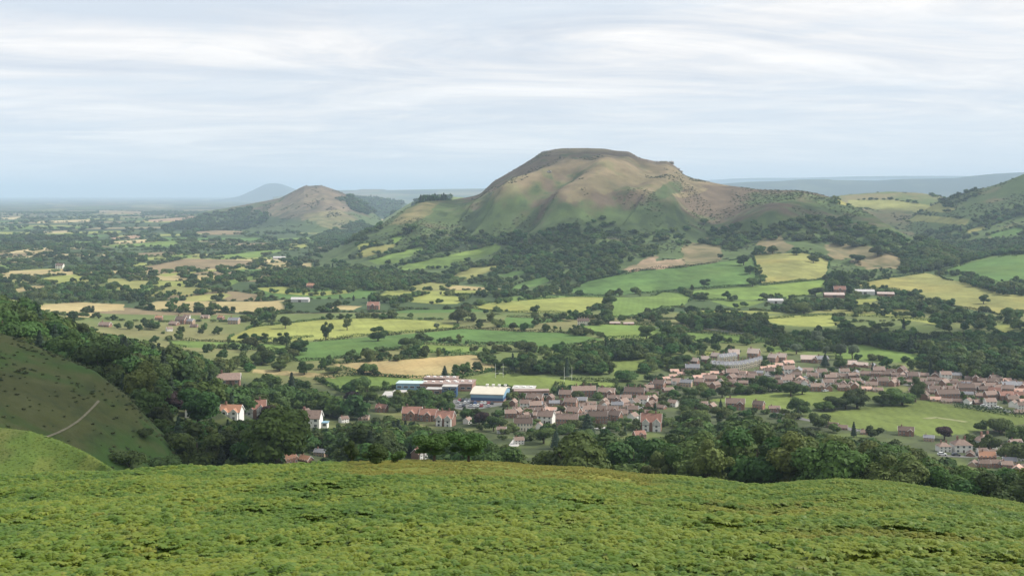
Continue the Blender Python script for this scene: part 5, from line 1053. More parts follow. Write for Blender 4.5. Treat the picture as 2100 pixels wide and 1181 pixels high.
def add_cand(x, y, r, hlo, hhi, mix, zone, keepfields=True, pad=0):
    if not len(x): return
    m = clear_of_houses(x, y, pad)
    if keepfields:
        for n, c, wp in FW: m &= ~poly_mask(x, y, wp)
    for lx, ly, lr in lone_pos: m &= np.hypot(x - lx, y - ly) > lr
    x, y = x[m], y[m]; h = hlo + (hhi - hlo) * r.uniform(0, 1, len(x)) ** 1.1; z = zat(x, y)
    # where the photo shows a field or a house front, no tree stands in the way of it
    px = 1050 + F * x / y; py = H0 + (ZC - z) / y * F; hp = h / y * F; keep = np.ones(len(x), bool); q = r.uniform(0, 1, len(x))
    for n, c, pp in FIELDS:
        for k_ in (.35, .75): keep &= ~(poly_mask(px, py - hp * k_, pp) & (q < (.85 if zone != 'hedgerow' else .45)))
    for hx, hy, hl, hY in HPX + [(1006, 816, 66, 730), (905, 797, 60, 760), (842, 794, 40, 760), (985, 832, 90, 690)]:   # lower trees in front of a house
        hit_ = (np.abs(px - hx) < hl * .5 + hp * (.12 if zone == 'town gardens' else .62)) & (y < hY - 2) & (py - hp < hy - 1) & (q < (.65 if zone == 'town gardens' else .97))
        h = np.where(hit_, np.minimum(h, (py - hy + 1.5) * y / F), h); hp = h / y * F
    keep &= h > 2.8
    x, y, h, z = x[keep], y[keep], h[keep], z[keep]
    v = visible(x, y, z, h); ks = list(mix); kk = r.choice(len(ks), len(x), p=np.array(list(mix.values())) / sum(mix.values()))
    for i in np.nonzero(v)[0]: CAND.append((x[i], y[i], z[i], h[i], ks[kk[i]], zone))
def polar(pp): return [((px - 1050) / F * Y, Y) for px, Y in pp]
def zone_px(pp, sp, hlo, hhi, mix, zone, seed, dens=1.0, pad=0, keepfields=True):
    x, y, r = jitter_fill(wpoly(densify(pp, 12)), sp, seed, dens); add_cand(x, y, r, hlo, hhi, mix, zone, keepfields, pad)
B = {'broad': 6, 'tall': 3, 'conifer': .5}
x, y, r = jitter_fill(polar([(880,330),(1000,300),(1200,280),(1500,262),(1750,250),(2150,235),(2400,230),(2400,420),(2100,432),(1950,445),(1880,480),(1800,520),(1700,545),(1600,555),(1500,560),(1400,540),(1300,500),(1100,450),(950,440),(880,440)]), 9.0, 1)
add_cand(x, y, r, 10, 19, {'broad': 7, 'tall': 3}, 'near wood', True, 1)
x, y, r = jitter_fill(polar([(-500,470),(0,430),(200,400),(300,360),(380,318),(500,300),(700,300),(880,330),(910,480),(860,590),(760,620),(700,660),(620,690),(500,720),(400,760),(300,770),(150,760),(-500,740)]), 7.6, 2)
add_cand(x, y, r, 9, 19, {'broad': 6, 'tall': 3, 'conifer': 1.2, 'copper': .05}, 'villa wood', True, 2)
zone_px([(1020,766),(1040,756),(1100,744),(1140,732),(1240,716),(1300,708),(1370,706),(1405,710),(1405,726),(1300,737),(1236,742),(1258,770),(1130,772),(1040,766)], 8, 9, 15, B, 'copse', 3)
zone_px([(1720,722),(1730,700),(1800,698),(1900,706),(2000,706),(2120,700),(2120,790),(2000,790),(1930,790),(1870,752),(1800,738),(1740,736)], 9, 10, 18, B, 'dark wood', 4)
zone_px([(1390,664),(1430,656),(1500,654),(1560,666),(1600,684),(1600,692),(1540,686),(1460,676),(1400,672)], 9, 9, 15, B, 'roadside trees', 5)
zone_px([(1600,706),(1640,692),(1720,692),(1740,712),(1690,722),(1620,716)], 9, 9, 15, B, 'dark wood', 6, .8)
zone_px([(525,590),(560,573),(620,562),(700,557),(770,563),(830,568),(870,580),(845,586),(760,593),(650,594),(530,588)], 10, 11, 16, {'broad': 6, 'tall': 3}, 'long dark wood', 7)
zone_px([(700,560),(790,556),(880,568),(930,574),(860,592),(760,594)], 12, 10, 15, B, 'long dark wood', 8, .8)
zone_px([(830,500),(880,486),(940,474),(1040,482),(1100,474),(1180,462),(1235,450),(1262,462),(1240,490),(1285,520),(1275,552),(1230,575),(1160,592),(1105,580),(1090,562),(1055,548),(1025,560),(980,580),(940,590),(900,560),(1000,530),(1040,510),(1020,498),(960,506),(870,528),(830,540),(880,515)], 13, 8, 14, {'broad': 6, 'tall': 2}, 'hill wood', 9, .72)
zone_px([(1260,462),(1320,480),(1420,470),(1420,500),(1340,525),(1290,540),(1250,520)], 16, 7, 12, {'broad': 5, 'bush': 4}, 'hill wood', 10, .4)
zone_px([(1440,500),(1480,470),(1560,462),(1660,448),(1720,452),(1800,470),(1870,500),(1960,530),(1955,548),(1860,562),(1842,530),(1790,510),(1700,502),(1600,492),(1540,500),(1500,515)], 13, 9, 15, {'broad': 6, 'tall': 1, 'bush': 1.5}, 'shoulder wood', 11, .62)
zone_px([(1850,520),(1930,500),(2000,500),(2060,490),(2120,480),(2120,520),(2040,524),(1960,546),(1890,562),(1850,562)], 11, 10, 16, B, 'rise wood', 12)
zone_px([(1880,500),(1890,480),(1950,470),(2000,445),(2060,430),(2120,415),(2120,440),(2060,452),(2030,470),(2000,490)], 15, 9, 15, B, 'valley head wood', 13, .85)
zone_px([(1900,425),(1950,400),(1990,392),(2010,400),(1960,420),(1930,432)], 18, 8, 13, B, 'valley head wood', 14, .6)
zone_px([(1940,566),(1975,562),(2035,582),(2100,590),(2120,610),(2060,606),(2000,592)], 10, 8, 13, B, 'field hedge trees', 15, .9, 0, False)
zone_px([(1590,625),(1700,622),(1800,628),(1900,625),(2000,645),(2100,655),(2100,668),(1980,662),(1880,642),(1760,640),(1600,648)], 11, 8, 14, B, 'farm trees', 16, .45)
zone_px([(1010,803),(1300,790),(1420,742),(1620,735),(1640,800),(1440,820),(1480,842),(1640,846),(1640,876),(1420,874),(1200,908),(1010,902)], 7.5, 2.5, 7, {'broad': 4, 'bush': 7, 'conifer': .4}, 'town gardens', 17, .62, .3)
zone_px([(1620,765),(1700,760),(1850,755),(2000,770),(2110,790),(2110,850),(2000,835),(1900,815),(1840,798),(1650,800)], 7.5, 2.2, 5.5, {'broad': 4, 'bush': 7}, 'town gardens', 18, .62, .3)
zone_px([(1640,870),(1700,880),(1860,895),(1900,895),(2110,870),(2110,960),(1950,935),(1860,910),(1700,895)], 9, 6, 11, {'broad': 5, 'bush': 2, 'conifer': .6}, 'town gardens', 19, .6, 1.5)
zone_px([(780,805),(870,815),(960,840),(1000,870),(1060,900),(900,870),(800,850),(760,830)], 11, 8, 13, B, 'school trees', 20, .7, 1)
zone_px([(1770,745),(1880,748),(1960,752),(2100,792),(2080,800),(1960,775),(1850,762)], 12, 9, 14, {'broad': 6, 'tall': 2, 'willow': .2}, 'trees behind the brown rows', 21, .8)
zone_px([(480,735),(560,735),(640,745),(700,758),(640,775),(540,770),(470,765)], 11, 8, 13, B, 'scrub', 22, .55)
zone_px([(420,700),(470,704),(560,722),(560,736),(470,740),(400,722)], 12, 7, 12, B, 'scrub', 23, .5)
zone_px([(845,418),(870,408),(925,405),(928,410),(880,414)], 14, 15, 20, {'conifer': 3, 'broad': 2}, 'plantation', 24, 1)
zone_px([(690,409),(760,405),(830,417),(800,445),(740,440)], 26, 16, 24, {'conifer': 3, 'broad': 3}, 'far forest', 25, .9)
zone_px([(330,466),(420,440),(520,425),(560,440),(520,470),(400,476)], 24, 12, 18, {'broad': 5, 'conifer': 1}, 'far forest', 26, .5)
zone_px([(690,470),(740,455),(780,475),(740,500),(660,505),(640,490)], 20, 10, 15, {'broad': 5}, 'far forest', 27, .7)
# thick hedgerows of trees (polyline, spacing, heights)
def row_trees(pp, sp, hlo, hhi, seed, zone='hedgerow', mix=None, spread=2.0):
    r = np.random.default_rng(seed); q = []
    for (a, b) in zip(pp[:-1], pp[1:]):
        n = max(2, int(math.dist(a, b) / 4)); q += [(a[0] + (b[0]-a[0])*k/n, a[1] + (b[1]-a[1])*k/n) for k in range(n)]
    P = np.array([hit(*c)[:2] for c in q]); s = np.concatenate([[0], np.cumsum(np.linalg.norm(np.diff(P, axis=0), axis=1))])
    sv = np.arange(0, s[-1], sp) + r.uniform(-.3, .3, max(1, len(np.arange(0, s[-1], sp)))) * sp
    x = np.interp(sv, s, P[:, 0]) + r.normal(0, spread, len(sv)); y = np.interp(sv, s, P[:, 1]) + r.normal(0, spread, len(sv))
    add_cand(x, y, r, hlo, hhi, mix or {'broad': 6, 'bush': 2, 'tall': 1}, zone, False)
for i, (pp, sp, a, b) in enumerate([
    ([(676,742),(720,738),(757,737),(800,735),(870,728),(930,724),(996,722)],5,4,8),([(818,716),(850,706),(872,701),(925,704),(990,708),(1050,714)],6,3,7),([(1000,727),(1050,716),(1110,722),(1160,712)],7,4,8),
    ([(1040,645),(1110,651),(1170,655),(1240,656),(1290,662)],7,5,9),([(1290,660),(1330,648),(1390,640)],8,5,9),([(1410,700),(1470,705),(1560,708),(1610,716)],8,5,10),([(1140,675),(1200,682),(1240,694)],8,3,6),
    ([(950,632),(960,640),(1040,645)],9,5,9),([(470,705),(540,705),(610,702)],9,3,6),([(1266,786),(1300,775),(1340,758),(1380,742)],7,6,11),([(1035,768),(1000,772)],8,3,5),
    ([(1930,560),(1975,566),(2040,584),(2100,592)],7,6,11),([(1756,640),(1800,646),(1900,652),(1985,664)],10,6,10),([(1164,600),(1100,612),(1040,620),(960,628)],9,5,10),([(1160,590),(1130,600),(1090,612)],9,8,13)]):
    row_trees(pp, sp, a, b, 200 + i)
# all the other valley trees: along far field edges and in loose woods
def valley():
    r = np.random.default_rng(55)
    for (y0, y1, sp, cell, hlo, hhi) in ((930, 1500, 11, 150, 6, 13), (1500, 2300, 12.5, 150, 7, 14), (2300, 3200, 16, 150, 8, 15), (3200, 5200, 26, 330, 9, 16), (5200, 8200, 44, 330, 10, 18)):
        ext = y1 * .47
        gx, gy = np.meshgrid(np.arange(-ext, ext, sp), np.arange(y0, y1, sp), indexing='ij'); gx = gx.ravel() + r.uniform(-.5, .5, gx.size) * sp; gy = gy.ravel() + r.uniform(-.5, .5, gy.size) * sp
        m = np.abs(gx / gy) < .46; gx, gy = gx[m], gy[m]; px = 1050 + F * gx / gy
        i = np.clip(np.searchsorted(pxs, px), 0, len(pxs) - 1); j = np.clip(np.searchsorted(Ys, gy), 0, len(Ys) - 1)
        idn, edge = patchwork(gx, gy, cell, 41 if cell == 150 else 44)
        wood = fbm(gx / (cell * 4), gy / (cell * 2), 91, 3) > .15; lump = fbm(gx / 90, gy / 60, 93, 3)
        lft = px < 800
        prob = np.where(edge < (sp * .5 + 2), .4, .02) + wood * .8 + np.where(lump > .14, .35 if y0 < 2300 else .12, 0)
        ok = (IG[i, j] == 0) | ((IG[i, j] == 1) & (ZG[i, j] < 16))
        if y0 < 1500: prob = prob * np.where((gy < 1080), .25, 1) 
        m = ok & (r.uniform(0, 1, len(gx)) < prob); add_cand(gx[m], gy[m], r, hlo, hhi, {'broad': 8, 'tall': 2, 'bush': 1 if y0 < 2300 else 0.01, 'conifer': .15}, 'valley')
    for n, c, wp in FW:
        ym = sum(p[1] for p in wp) / len(wp)
        if n in ('village green', 'cricket ground', 'playing field', 'scrub strip') or ym < 700: continue
        P = np.array(wp + [wp[0]]); s = np.concatenate([[0], np.cumsum(np.linalg.norm(np.diff(P, axis=0), axis=1))])
        sp = 9 if ym < 2600 else 18; sv = np.arange(0, s[-1], sp); sv = sv[vnoise(sv / 50, sv * 0 + len(P), 33) > (.62 if n != 'field' else .42)]
        x = np.interp(sv, s, P[:, 0]) + r.normal(0, 1.5, len(sv)); y = np.interp(sv, s, P[:, 1]) + r.normal(0, 1.5, len(sv))
        add_cand(x, y, r, 3.5, 10, {'broad': 6, 'bush': 3, 'tall': 1}, 'hedgerow', False)
valley()
# the 300 that show largest are trees of their own; the rest is one wooded mass
CAND.sort(key=lambda c: -c[3] / c[1])
quota = {'broadleaf_tree': 296 - n_lone_b, 'conifer_tree': 40, 'copper_beech_tree': 8, 'willow_tree': 6, 'bush': 30}
REST = []; used = {}
LANDX = np.array([(l[1], l[2]) for l in LAND])
for c in CAND:
    nm = NAMES[c[4]]
    if quota.get(nm, 0) <= 0: REST.append(c); continue
    quota[nm] -= 1
    d = np.hypot(LANDX[:, 0] - c[0], LANDX[:, 1] - c[1]); k = int(np.argmin(d)); dx, dy = c[0] - LANDX[k, 0], c[1] - LANDX[k, 1]
    rel = ('behind' if dy > 0 else 'in front of') if abs(dy) > abs(dx) else 'beside'
    used.setdefault((rel, k, nm), []).append((d[k], c))
KW = {'broadleaf_tree': 'leafy tree', 'conifer_tree': 'dark conifer', 'copper_beech_tree': 'purple copper beech', 'willow_tree': 'silver willow', 'bush': 'bush'}
for (rel, k, nm), lst in used.items():
    lst.sort(key=lambda a: a[0])
    for i, (d, c) in enumerate(lst):
        size = 'tall' if c[3] > 15 else 'small' if c[3] < 9 else 'rounded' if c[4] != 'tall' else 'upright'
        if c[4] == 'bush': size = 'low'
        if len(lst) == 1: lab = '%s %s %s %s' % (size, KW[nm], rel, LAND[k][0])
        elif i < len(ORD): lab = '%s %s, %s out %s %s' % (size, KW[nm], ORD[i], rel, LAND[k][0])
        else: lab = '%s deep in the wood %s %s' % (KW[nm], rel, LAND[k][0])
        tree(c[4], c[0], c[1], c[2] - .2, c[3], lab, 'trees around ' + LAND[k][0] if i < len(ORD) else 'deep wood trees %s %s' % (rel, LAND[k][0]), random.uniform(.9, 1.2))

# ---------------------------------------------------------------- masses nobody could count: instances on points
def scatter(name, label, pts, rotz, scl, var, protos, tint=None):
    me = bpy.data.meshes.new(name); n = len(pts)
    me.vertices.add(n); me.vertices.foreach_set('co', np.asarray(pts, np.float32).ravel())
    for an, typ, data in (('rz', 'FLOAT', rotz), ('var', 'INT', var), ('tint', 'FLOAT', tint if tint is not None else np.zeros(n))):
        a = me.attributes.new(an, typ, 'POINT'); a.data.foreach_set('value', np.asarray(data, np.int32 if typ == 'INT' else np.float32))
    a = me.attributes.new('scl', 'FLOAT_VECTOR', 'POINT'); a.data.foreach_set('vector', np.asarray(scl, np.float32).ravel())
    me.update(); o = obj(name, me); tag(o, label, None, None, 'stuff')
    pc = bpy.data.collections.new(name + '_kinds')
    for i, pm in enumerate(protos): pc.objects.link(bpy.data.objects.new('%s_kind_%03d' % (name, i), pm))
    g = bpy.data.node_groups.new(name + '_spread', 'GeometryNodeTree')
    g.interface.new_socket('Geometry', in_out='INPUT', socket_type='NodeSocketGeometry'); g.interface.new_socket('Geometry', in_out='OUTPUT', socket_type='NodeSocketGeometry')
    N = g.nodes; gi = N.new('NodeGroupInput'); go = N.new('NodeGroupOutput'); ci = N.new('GeometryNodeCollectionInfo'); ci.inputs['Collection'].default_value = pc
    ci.inputs['Separate Children'].default_value = True; ci.inputs['Reset Children'].default_value = True
    ip_ = N.new('GeometryNodeInstanceOnPoints'); ip_.inputs['Pick Instance'].default_value = True
    def attr(nm, typ): q = N.new('GeometryNodeInputNamedAttribute'); q.data_type = typ; q.inputs['Name'].default_value = nm; return q.outputs['Attribute']
    cx = N.new('ShaderNodeCombineXYZ'); L = g.links.new
    L(attr('rz', 'FLOAT'), cx.inputs[2]); L(gi.outputs[0], ip_.inputs['Points']); L(ci.outputs[0], ip_.inputs['Instance']); L(attr('var', 'INT'), ip_.inputs['Instance Index'])
    L(cx.outputs[0], ip_.inputs['Rotation']); L(attr('scl', 'FLOAT_VECTOR'), ip_.inputs['Scale']); L(ip_.outputs[0], go.inputs[0])
    md = o.modifiers.new('spread', 'NODES'); md.node_group = g
    return o
def merged_tree(kind, seed, dens):
    return crown(kind, seed, dens)
FAR = {}; flist = []
for k, n in (('broad', 5), ('tall', 3), ('conifer', 2), ('willow', 1), ('copper', 1), ('bush', 2)):
    FAR[k] = (len(flist), n); flist += [merged_tree(k, 900 + 10 * len(flist) + i, .7) for i in range(n)]
rr = np.random.default_rng(3)
if REST:
    pts = np.array([(c[0], c[1], c[2] - .1 * c[3]) for c in REST]); h = np.array([c[3] / HT[c[4]] for c in REST]); wd = rr.uniform(1.0, 1.35, len(REST)) * np.where(pts[:, 1] > 3000, 1.6, np.where(pts[:, 1] > 1700, 1.25, 1))
    var = np.array([FAR[c[4]][0] + rr.integers(FAR[c[4]][1]) for c in REST])
    scatter('distant_trees', 'countless trees and bushes of the valley woods and hedgerows', pts, rr.uniform(0, 6.28, len(REST)), np.column_stack([h * wd, h * wd, h]), var, flist)
print('TREES lone', len(LONE), 'cand', len(CAND), 'rest', len(REST), 'houses', len(HOUSES))

def far_hedges():
    r = np.random.default_rng(57); out = []; hs = []
    for (y0, y1, sp) in ((1150, 2000, 4.5), (2000, 3200, 6.5)):
        ext = y1 * .47; gx, gy = np.meshgrid(np.arange(-ext, ext, sp), np.arange(y0, y1, sp), indexing='ij'); gx = gx.ravel() + r.uniform(-.4, .4, gx.size) * sp; gy = gy.ravel() + r.uniform(-.4, .4, gy.size) * sp
        px = 1050 + F * gx / gy; m = np.abs(gx / gy) < .46; gx, gy, px = gx[m], gy[m], px[m]
        i = np.clip(np.searchsorted(pxs, px), 0, len(pxs) - 1); j = np.clip(np.searchsorted(Ys, gy), 0, len(Ys) - 1)
        idn, edge = patchwork(gx, gy, 150, 41); m = ((IG[i, j] == 0)) & (edge < sp * .75)
        for n, c, wp in FW: m &= ~poly_mask(gx, gy, wp)
        gx, gy = gx[m], gy[m]; out.append(np.column_stack([gx, gy, zat(gx, gy) - .3])); hs.append(r.uniform(.45, .95, len(gx)) * (1 if y1 <= 2000 else 1.4))
    P = np.concatenate(out); S = np.concatenate(hs)
    scatter('hedgerow_bushes', 'thin far hedgerows dividing the valley fields', P, r.uniform(0, 6.28, len(P)), np.column_stack([S * 1.5, S * 1.5, S]), r.integers(0, 2, len(P)), [crown('bush', 40 + k, .4) for k in range(2)])
    # gorse, bracken and heather clumps on the open hills
    out = []; S = []
    for hi, (xa, xb, ya, yb, sp, n0) in {1: (-330, 900, 1500, 2780, 7, .02), 2: (-1300, -300, 3700, 5100, 13, .13), 9: (600, 1500, 2500, 3600, 11, .06), 10: (950, 1700, 2000, 3000, 10, .03)}.items():
        gx, gy = np.meshgrid(np.arange(xa, xb, sp), np.arange(ya, yb, sp), indexing='ij'); gx = gx.ravel() + r.uniform(-.5, .5, gx.size) * sp; gy = gy.ravel() + r.uniform(-.5, .5, gy.size) * sp; px = 1050 + F * gx / gy
        i = np.clip(np.searchsorted(pxs, px), 0, len(pxs) - 1); j = np.clip(np.searchsorted(Ys, gy), 0, len(Ys) - 1)
        z = ZG[i, j]; m = (IG[i, j] == hi) & (fbm(gx / 60, gy / 90, 120 + hi, 4) + r.uniform(-.08, .08, len(gx)) > n0 + .04 + .10 * smooth((z - 120) / 90)) & (z > 18 if hi == 1 else z > -50)
        for n, c, wp in FW: m &= ~poly_mask(gx, gy, wp)
        for c, pp in PATCHES[1:5]: m &= ~poly_mask(px, H0 + (ZC - z) / gy * F, pp)
        gx, gy = gx[m], gy[m]; out.append(np.column_stack([gx, gy, zat(gx, gy) - .4])); S.append(r.uniform(.25, .75, len(gx)) * sp / 8)
    P = np.concatenate(out); S = np.concatenate(S); print('GORSE', len(P))
    gm = leaf_mat('gorse_leaves', (.075, .09, .036), .4, .08, .1); ps = []
    for k in range(3):
        me = crown('bush', 60 + k, .3).copy(); me.materials[0] = gm; ps.append(me)
    scatter('hill_scrub', 'gorse, bracken and heather clumps on the open hill slopes', P, r.uniform(0, 6.28, len(P)), np.column_stack([S * 1.7, S * 1.7, S * .8]), r.integers(0, 3, len(P)), ps)
far_hedges()

# ---------------------------------------------------------------- bracken
def fern_mat():
    m, t = mat('bracken_fronds'); oi = t.add('ShaderNodeObjectInfo'); geo = t.add('ShaderNodeNewGeometry')
    big = t.noise(geo.outputs['Position'], .09, 3, .6); mid = t.noise(geo.outputs['Position'], .5, 2, .6)
    at = t.add('ShaderNodeAttribute', attribute_name='tint', attribute_type='INSTANCER')
    f = t.math('ADD', t.math('MULTIPLY', oi.outputs['Random'], .35), t.math('ADD', t.math('MULTIPLY', big, .9), t.math('MULTIPLY', mid, .3)))
    col = t.ramp(f, [(.40, (.050, .118, .016)), (.70, (.118, .200, .022)), (1.0, (.215, .262, .030))])
    col = t.mix(t.math('MULTIPLY', at.outputs['Fac'], .85, True), col, (.26, .23, .034))
    finish(t, col, .55, .4, trans=.36)
    return m
FERN = fern_mat()
def fern(seed, nf=7, np_=9):
    r = np.random.default_rng(seed); V = []; Fq = []
    def quad(a, b, c, d): k = len(V); V.extend([a, b, c, d]); Fq.append((k, k+1, k+2, k+3))
    for i in range(nf):
        a = i / nf * 6.283 + r.uniform(-.4, .4); L = r.uniform(.75, 1.1); d = np.array([math.cos(a), math.sin(a), 0]); s = np.array([-d[1], d[0], 0])
        lean = r.uniform(.35, .6); tw = r.uniform(-.3, .3)
        def P(t): return d * (lean * L * (t ** 1.3)) * 1.15 + np.array([0, 0, .2 + L * (.95 * t - .52 * t ** 2.4)])
        for k in range(np_):
            t0 = .30 + .68 * k / np_; t1 = t0 + .68 / np_ * .8; c0, c1 = P(t0), P(t1); w = .36 * L * (1 - ((t0 - .30) / .72)) ** .8 * (.75 + .25 * math.sin(k * 2.1)) + .02
            for sg in (-1, 1):
                tip = (c0 + c1) / 2 + s * sg * w + d * w * .28 + np.array([0, 0, -w * (.22 + sg * tw * .5)])
                mid_ = (c0 + c1) / 2 + s * sg * w * .5 + np.array([0, 0, w * .06])
                quad(c0, c1, mid_ + d * .05 * L, mid_ - d * .045 * L) ; quad(mid_ - d * .045 * L, mid_ + d * .05 * L, tip + d * .02, tip - d * .01)
        quad(P(0.0) - s * .012, P(0.0) + s * .012, P(.5) + s * .008, P(.5) - s * .008)
    return mesh_np('bracken_plant', np.array(V), np.array(Fq), FERN)
def bracken():
    r = np.random.default_rng(12); Pp = []; S = []; T = []
    for (y0, y1, sp, sc) in ((20, 45, .36, .70), (45, 75, .40, .70), (75, 118, .48, .74), (118, 172, .50, .52)):
        ext = y1 * .64; gx, gy = np.meshgrid(np.arange(-ext, ext, sp), np.arange(y0, y1, sp), indexing='ij'); gx = gx.ravel() + r.uniform(-.5, .5, gx.size) * sp; gy = gy.ravel() + r.uniform(-.5, .5, gy.size) * sp
        m = np.abs(gx / gy) < .64; gx, gy = gx[m], gy[m]; px = 1050 + F * gx / gy; Yc = ip(px, FG, 2)
        m = gy < Yc + 7; gx, gy, px, Yc = gx[m], gy[m], px[m], Yc[m]
        top = smooth((gy / Yc - .63) / .08) * smooth((px - 660) / 90) * smooth((1420 - px) / 150)         # grassy brow without bracken
        top2 = smooth((fbm(gx / 14, gy / 5, 92, 3) - .13) * 9) * smooth((px - 1150) / 300) * .6
        lo = np.clip(top + top2 + smooth((fbm(gx / 7, gy / 6, 95, 3) - .24) * 9) * .5, 0, 1)
        hole = fbm(gx / 1.9, gy / 1.5, 97, 3)
        k = r.uniform(0, 1, len(gx)) > .04
        size = sc * (.55 + 1.05 * (fbm(gx / 3.5, gy / 3, 98, 3) + .5)) * r.uniform(.8, 1.15, len(gx)) * (1 - .62 * lo) * (1 - .25 * smooth((hole - .08) * 9))
        Pp.append(np.column_stack([gx, gy, zat(gx, gy) - .12])[k]); S.append(size[k]); T.append(np.clip(lo * r.uniform(.5, 1.2, len(gx)) + (r.uniform(0, 1, len(gx)) > .992) * .5, 0, 1)[k])
    # mound below the spur
    gx, gy = np.meshgrid(np.arange(-118, -40, .62), np.arange(135, 215, .62), indexing='ij'); gx = gx.ravel() + r.uniform(-.6, .6, gx.size); gy = gy.ravel() + r.uniform(-.6, .6, gy.size); px = 1050 + F * gx / gy
    i = np.clip(np.searchsorted(pxs, px), 0, len(pxs) - 1); j = np.clip(np.searchsorted(Ys, gy), 0, len(Ys) - 1); m = (IG[i, j] == 13)
    Pp.append(np.column_stack([gx, gy, zat(gx, gy) - .15])[m]); S.append(r.uniform(.2, .36, m.sum())); T.append(np.zeros(m.sum()))
    Pp = np.concatenate(Pp); S = np.concatenate(S); T = np.concatenate(T); print('BRACKEN', len(Pp))
    scatter('bracken', 'thick yellow green bracken covering the near slope', Pp, r.uniform(0, 6.28, len(Pp)), np.column_stack([S, S, S * .95]), r.integers(0, 6, len(Pp)), [fern(k, 6 + k % 3) for k in range(6)], T)
bracken()
def heath():
    r = np.random.default_rng(14); gx, gy = np.meshgrid(np.arange(-230, -75, 1.15), np.arange(215, 400, 1.15), indexing='ij'); gx = gx.ravel() + r.uniform(-.7, .7, gx.size); gy = gy.ravel() + r.uniform(-.7, .7, gy.size); px = 1050 + F * gx / gy
    i = np.clip(np.searchsorted(pxs, px), 0, len(pxs) - 1); j = np.clip(np.searchsorted(Ys, gy), 0, len(Ys) - 1)
    m = (IG[i, j] == 12) & (px > -60) & (r.uniform(0, 1, len(gx)) < .03 + .14 * smooth(fbm(gx / 14, gy / 14, 88, 3) * 5 + .3))
    pth = np.array([hit(*c)[:2] for c in [(94,897),(120,887),(140,877),(160,864),(175,851),(188,838),(203,822)]])
    for a, b in zip(pth[:-1], pth[1:]):
        for k in np.linspace(0, 1, 12): m &= np.hypot(gx - a[0] - (b[0] - a[0]) * k, gy - a[1] - (b[1] - a[1]) * k) > 2.2
    gx, gy = gx[m], gy[m]; S = r.uniform(.06, .17, len(gx)) * (1 + (r.uniform(0, 1, len(gx)) > .99) * 1.6)
    hm = leaf_mat('heath_leaves', (.085, .11, .04), .4, .06, .15); ps = []
    for k in range(3):
        me = crown('bush', 70 + k, .35).copy(); me.materials[0] = hm; ps.append(me)
    scatter('heath_scrub', 'dark heather and bilberry scrub over the spur', np.column_stack([gx, gy, zat(gx, gy) - .1]), r.uniform(0, 6.28, len(gx)), np.column_stack([S * 1.5, S * 1.5, S]), r.integers(0, 3, len(gx)), ps)
heath()

# ---------------------------------------------------------------- rocks on the flat topped hill
def rock(px, py, w, h, seed, label):
    r = np.random.default_rng(seed); p = hit(px, py); W_ = w * p[1] / F; p[2] -= 1.5; Hh = .6 * h * p[1] / F; W_ *= 1.15
    bm_V = []; bm_F = []; o = 0
    for k in range(5):
        c = np.array([r.uniform(-.35, .35) * W_, r.uniform(-.2, .2) * W_, r.uniform(-.1, .25) * Hh]); V = ICO_V * r.uniform(.65, 1.15, (12, 1)) * np.array([W_ * .3, W_ * .25, Hh * r.uniform(.45, .8)]) + c
        bm_V.append(V); bm_F.append(ICO_F + o); o += 12
    o_ = obj('rock_outcrop', mesh_mixed('rock_outcrop', np.concatenate(bm_V), bm_F, MT['rock']), None, tuple(p)); tag(o_, label, 'rock', 'rocks along the hilltop')
for i, (px, py, w, h, lb) in enumerate([(1236,306,10,6,'small crag at the level end of the flat summit'),(1283,312,12,7,'dark crag where the summit edge starts to fall'),(1309,324,8,8,'upright rock at the step in the hilltop skyline'),(1352,332,12,6,'first rock of the lower hilltop knoll'),(1372,333,16,9,'largest crag crowning the lower hilltop knoll'),(1388,346,14,9,'steep crag on the falling side of the knoll'),(1400,358,10,8,'lowest crag of the knoll at the skyline notch'),(1117,312,12,6,'rocks on the far shoulder of the flat summit'),(1140,306,10,4,'low rocks at the rim of the flat summit'),(1475,377,9,5,'little rock on the shoulder skyline'),(1122,352,14,8,'dark crag on the steep brown face')]):
    rock(px, py, w, h, i, lb)
for i, (px, py) in enumerate([(1104,317),(1126,309),(1165,305),(1190,305),(1212,305),(1252,308),(1270,311),(1297,316),(1303,321),(1330,329),(1342,331),(1362,330),(1380,339),(1394,350)]):
    rock(px, py + 1, 5 + i * 5 % 6, 3 + i * 3 % 4, 40 + i, 'small crest rock, ' + ORD[i] + ' along the hilltop from its steep grassy end')

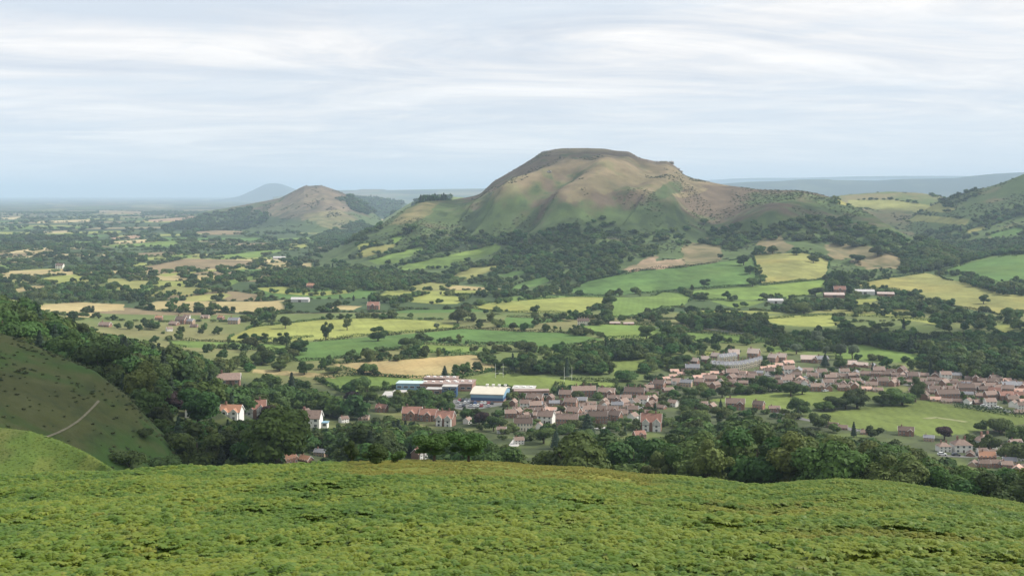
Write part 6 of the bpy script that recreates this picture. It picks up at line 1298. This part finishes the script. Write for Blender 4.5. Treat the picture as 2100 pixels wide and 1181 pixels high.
# ---------------------------------------------------------------- unseen clouds added to shade the spur, the woods and parts of the hills
def added_shade_clouds():
    m = bpy.data.materials.new('shade_cloud_vapour'); m.use_nodes = True; t = NT(m.node_tree)
    out = t.add('ShaderNodeOutputMaterial'); tc = t.add('ShaderNodeTexCoord'); sp = t.add('ShaderNodeSeparateXYZ'); t.link(tc.outputs['Object'], sp.inputs[0])
    rr_ = t.math('SQRT', t.math('ADD', t.math('POWER', sp.outputs[0], 2.0), t.math('POWER', sp.outputs[1], 2.0)))
    n = t.noise(tc.outputs['Object'], 2.2, 4, .6)
    a = t.math('ADD', t.math('SUBTRACT', 1.0, rr_), t.math('MULTIPLY', t.math('SUBTRACT', n, .5), .9))
    al = t.ramp(a, [(.05, 0.0), (.55, SHADE_CLOUD_THICK)], 'EASE')
    tr = t.add('ShaderNodeBsdfTransparent'); df = t.add('ShaderNodeBsdfTranslucent'); df.inputs[0].default_value = (.9, .9, .92, 1)
    mx = t.add('ShaderNodeMixShader'); t.link(al, mx.inputs[0]); t.link(tr.outputs[0], mx.inputs[1]); t.link(df.outputs[0], mx.inputs[2]); t.link(mx.outputs[0], out.inputs[0])
    k = np.arange(48) / 48 * 2 * np.pi; V = [(0, 0, .06)]; 
    for q in (.4, .75, 1.0): V += [(math.cos(a_) * q, math.sin(a_) * q, .06 * (1 - q * q)) for a_ in k]
    V += [(0, 0, -.03)]
    Fq = [(0, 1 + i, 1 + (i + 1) % 48, 1 + (i + 1) % 48) for i in range(48)]
    for r_ in (0, 1): Fq += [(1 + r_ * 48 + i, 1 + (r_ + 1) * 48 + i, 1 + (r_ + 1) * 48 + (i + 1) % 48, 1 + r_ * 48 + (i + 1) % 48) for i in range(48)]
    Fq += [(145, 97 + (i + 1) % 48, 97 + i, 97 + i) for i in range(48)]
    me = mesh_mixed('cloud', np.array(V), [np.array(Fq)], m, True)
    for (px, Y, zt, rx, ry, rot) in ADDED_SHADE_CLOUDS:
        x = (px - 1050) / F * Y; hgt = 1000 - zt; tv = hgt / dirv.z
        o = obj('cloud', me, None, (x + dirv.x * tv, Y + dirv.y * tv, 1000), R(rot), (rx, ry, 260)); tag(o, None, None, None, 'stuff')
SHADE_CLOUD_THICK = .62
ADDED_SHADE_CLOUDS = [(120, 330, 70, 125, 125, 20), (1960, 1030, 0, 330, 130, -10), (1130, 2600, 190, 330, 260, 0), (2020, 2900, 120, 420, 420, 0), (300, 4300, -20, 700, 420, 10), (1120, 2000, 30, 180, 90, 15), (1500, 2100, 60, 330, 120, 0)]
added_shade_clouds()
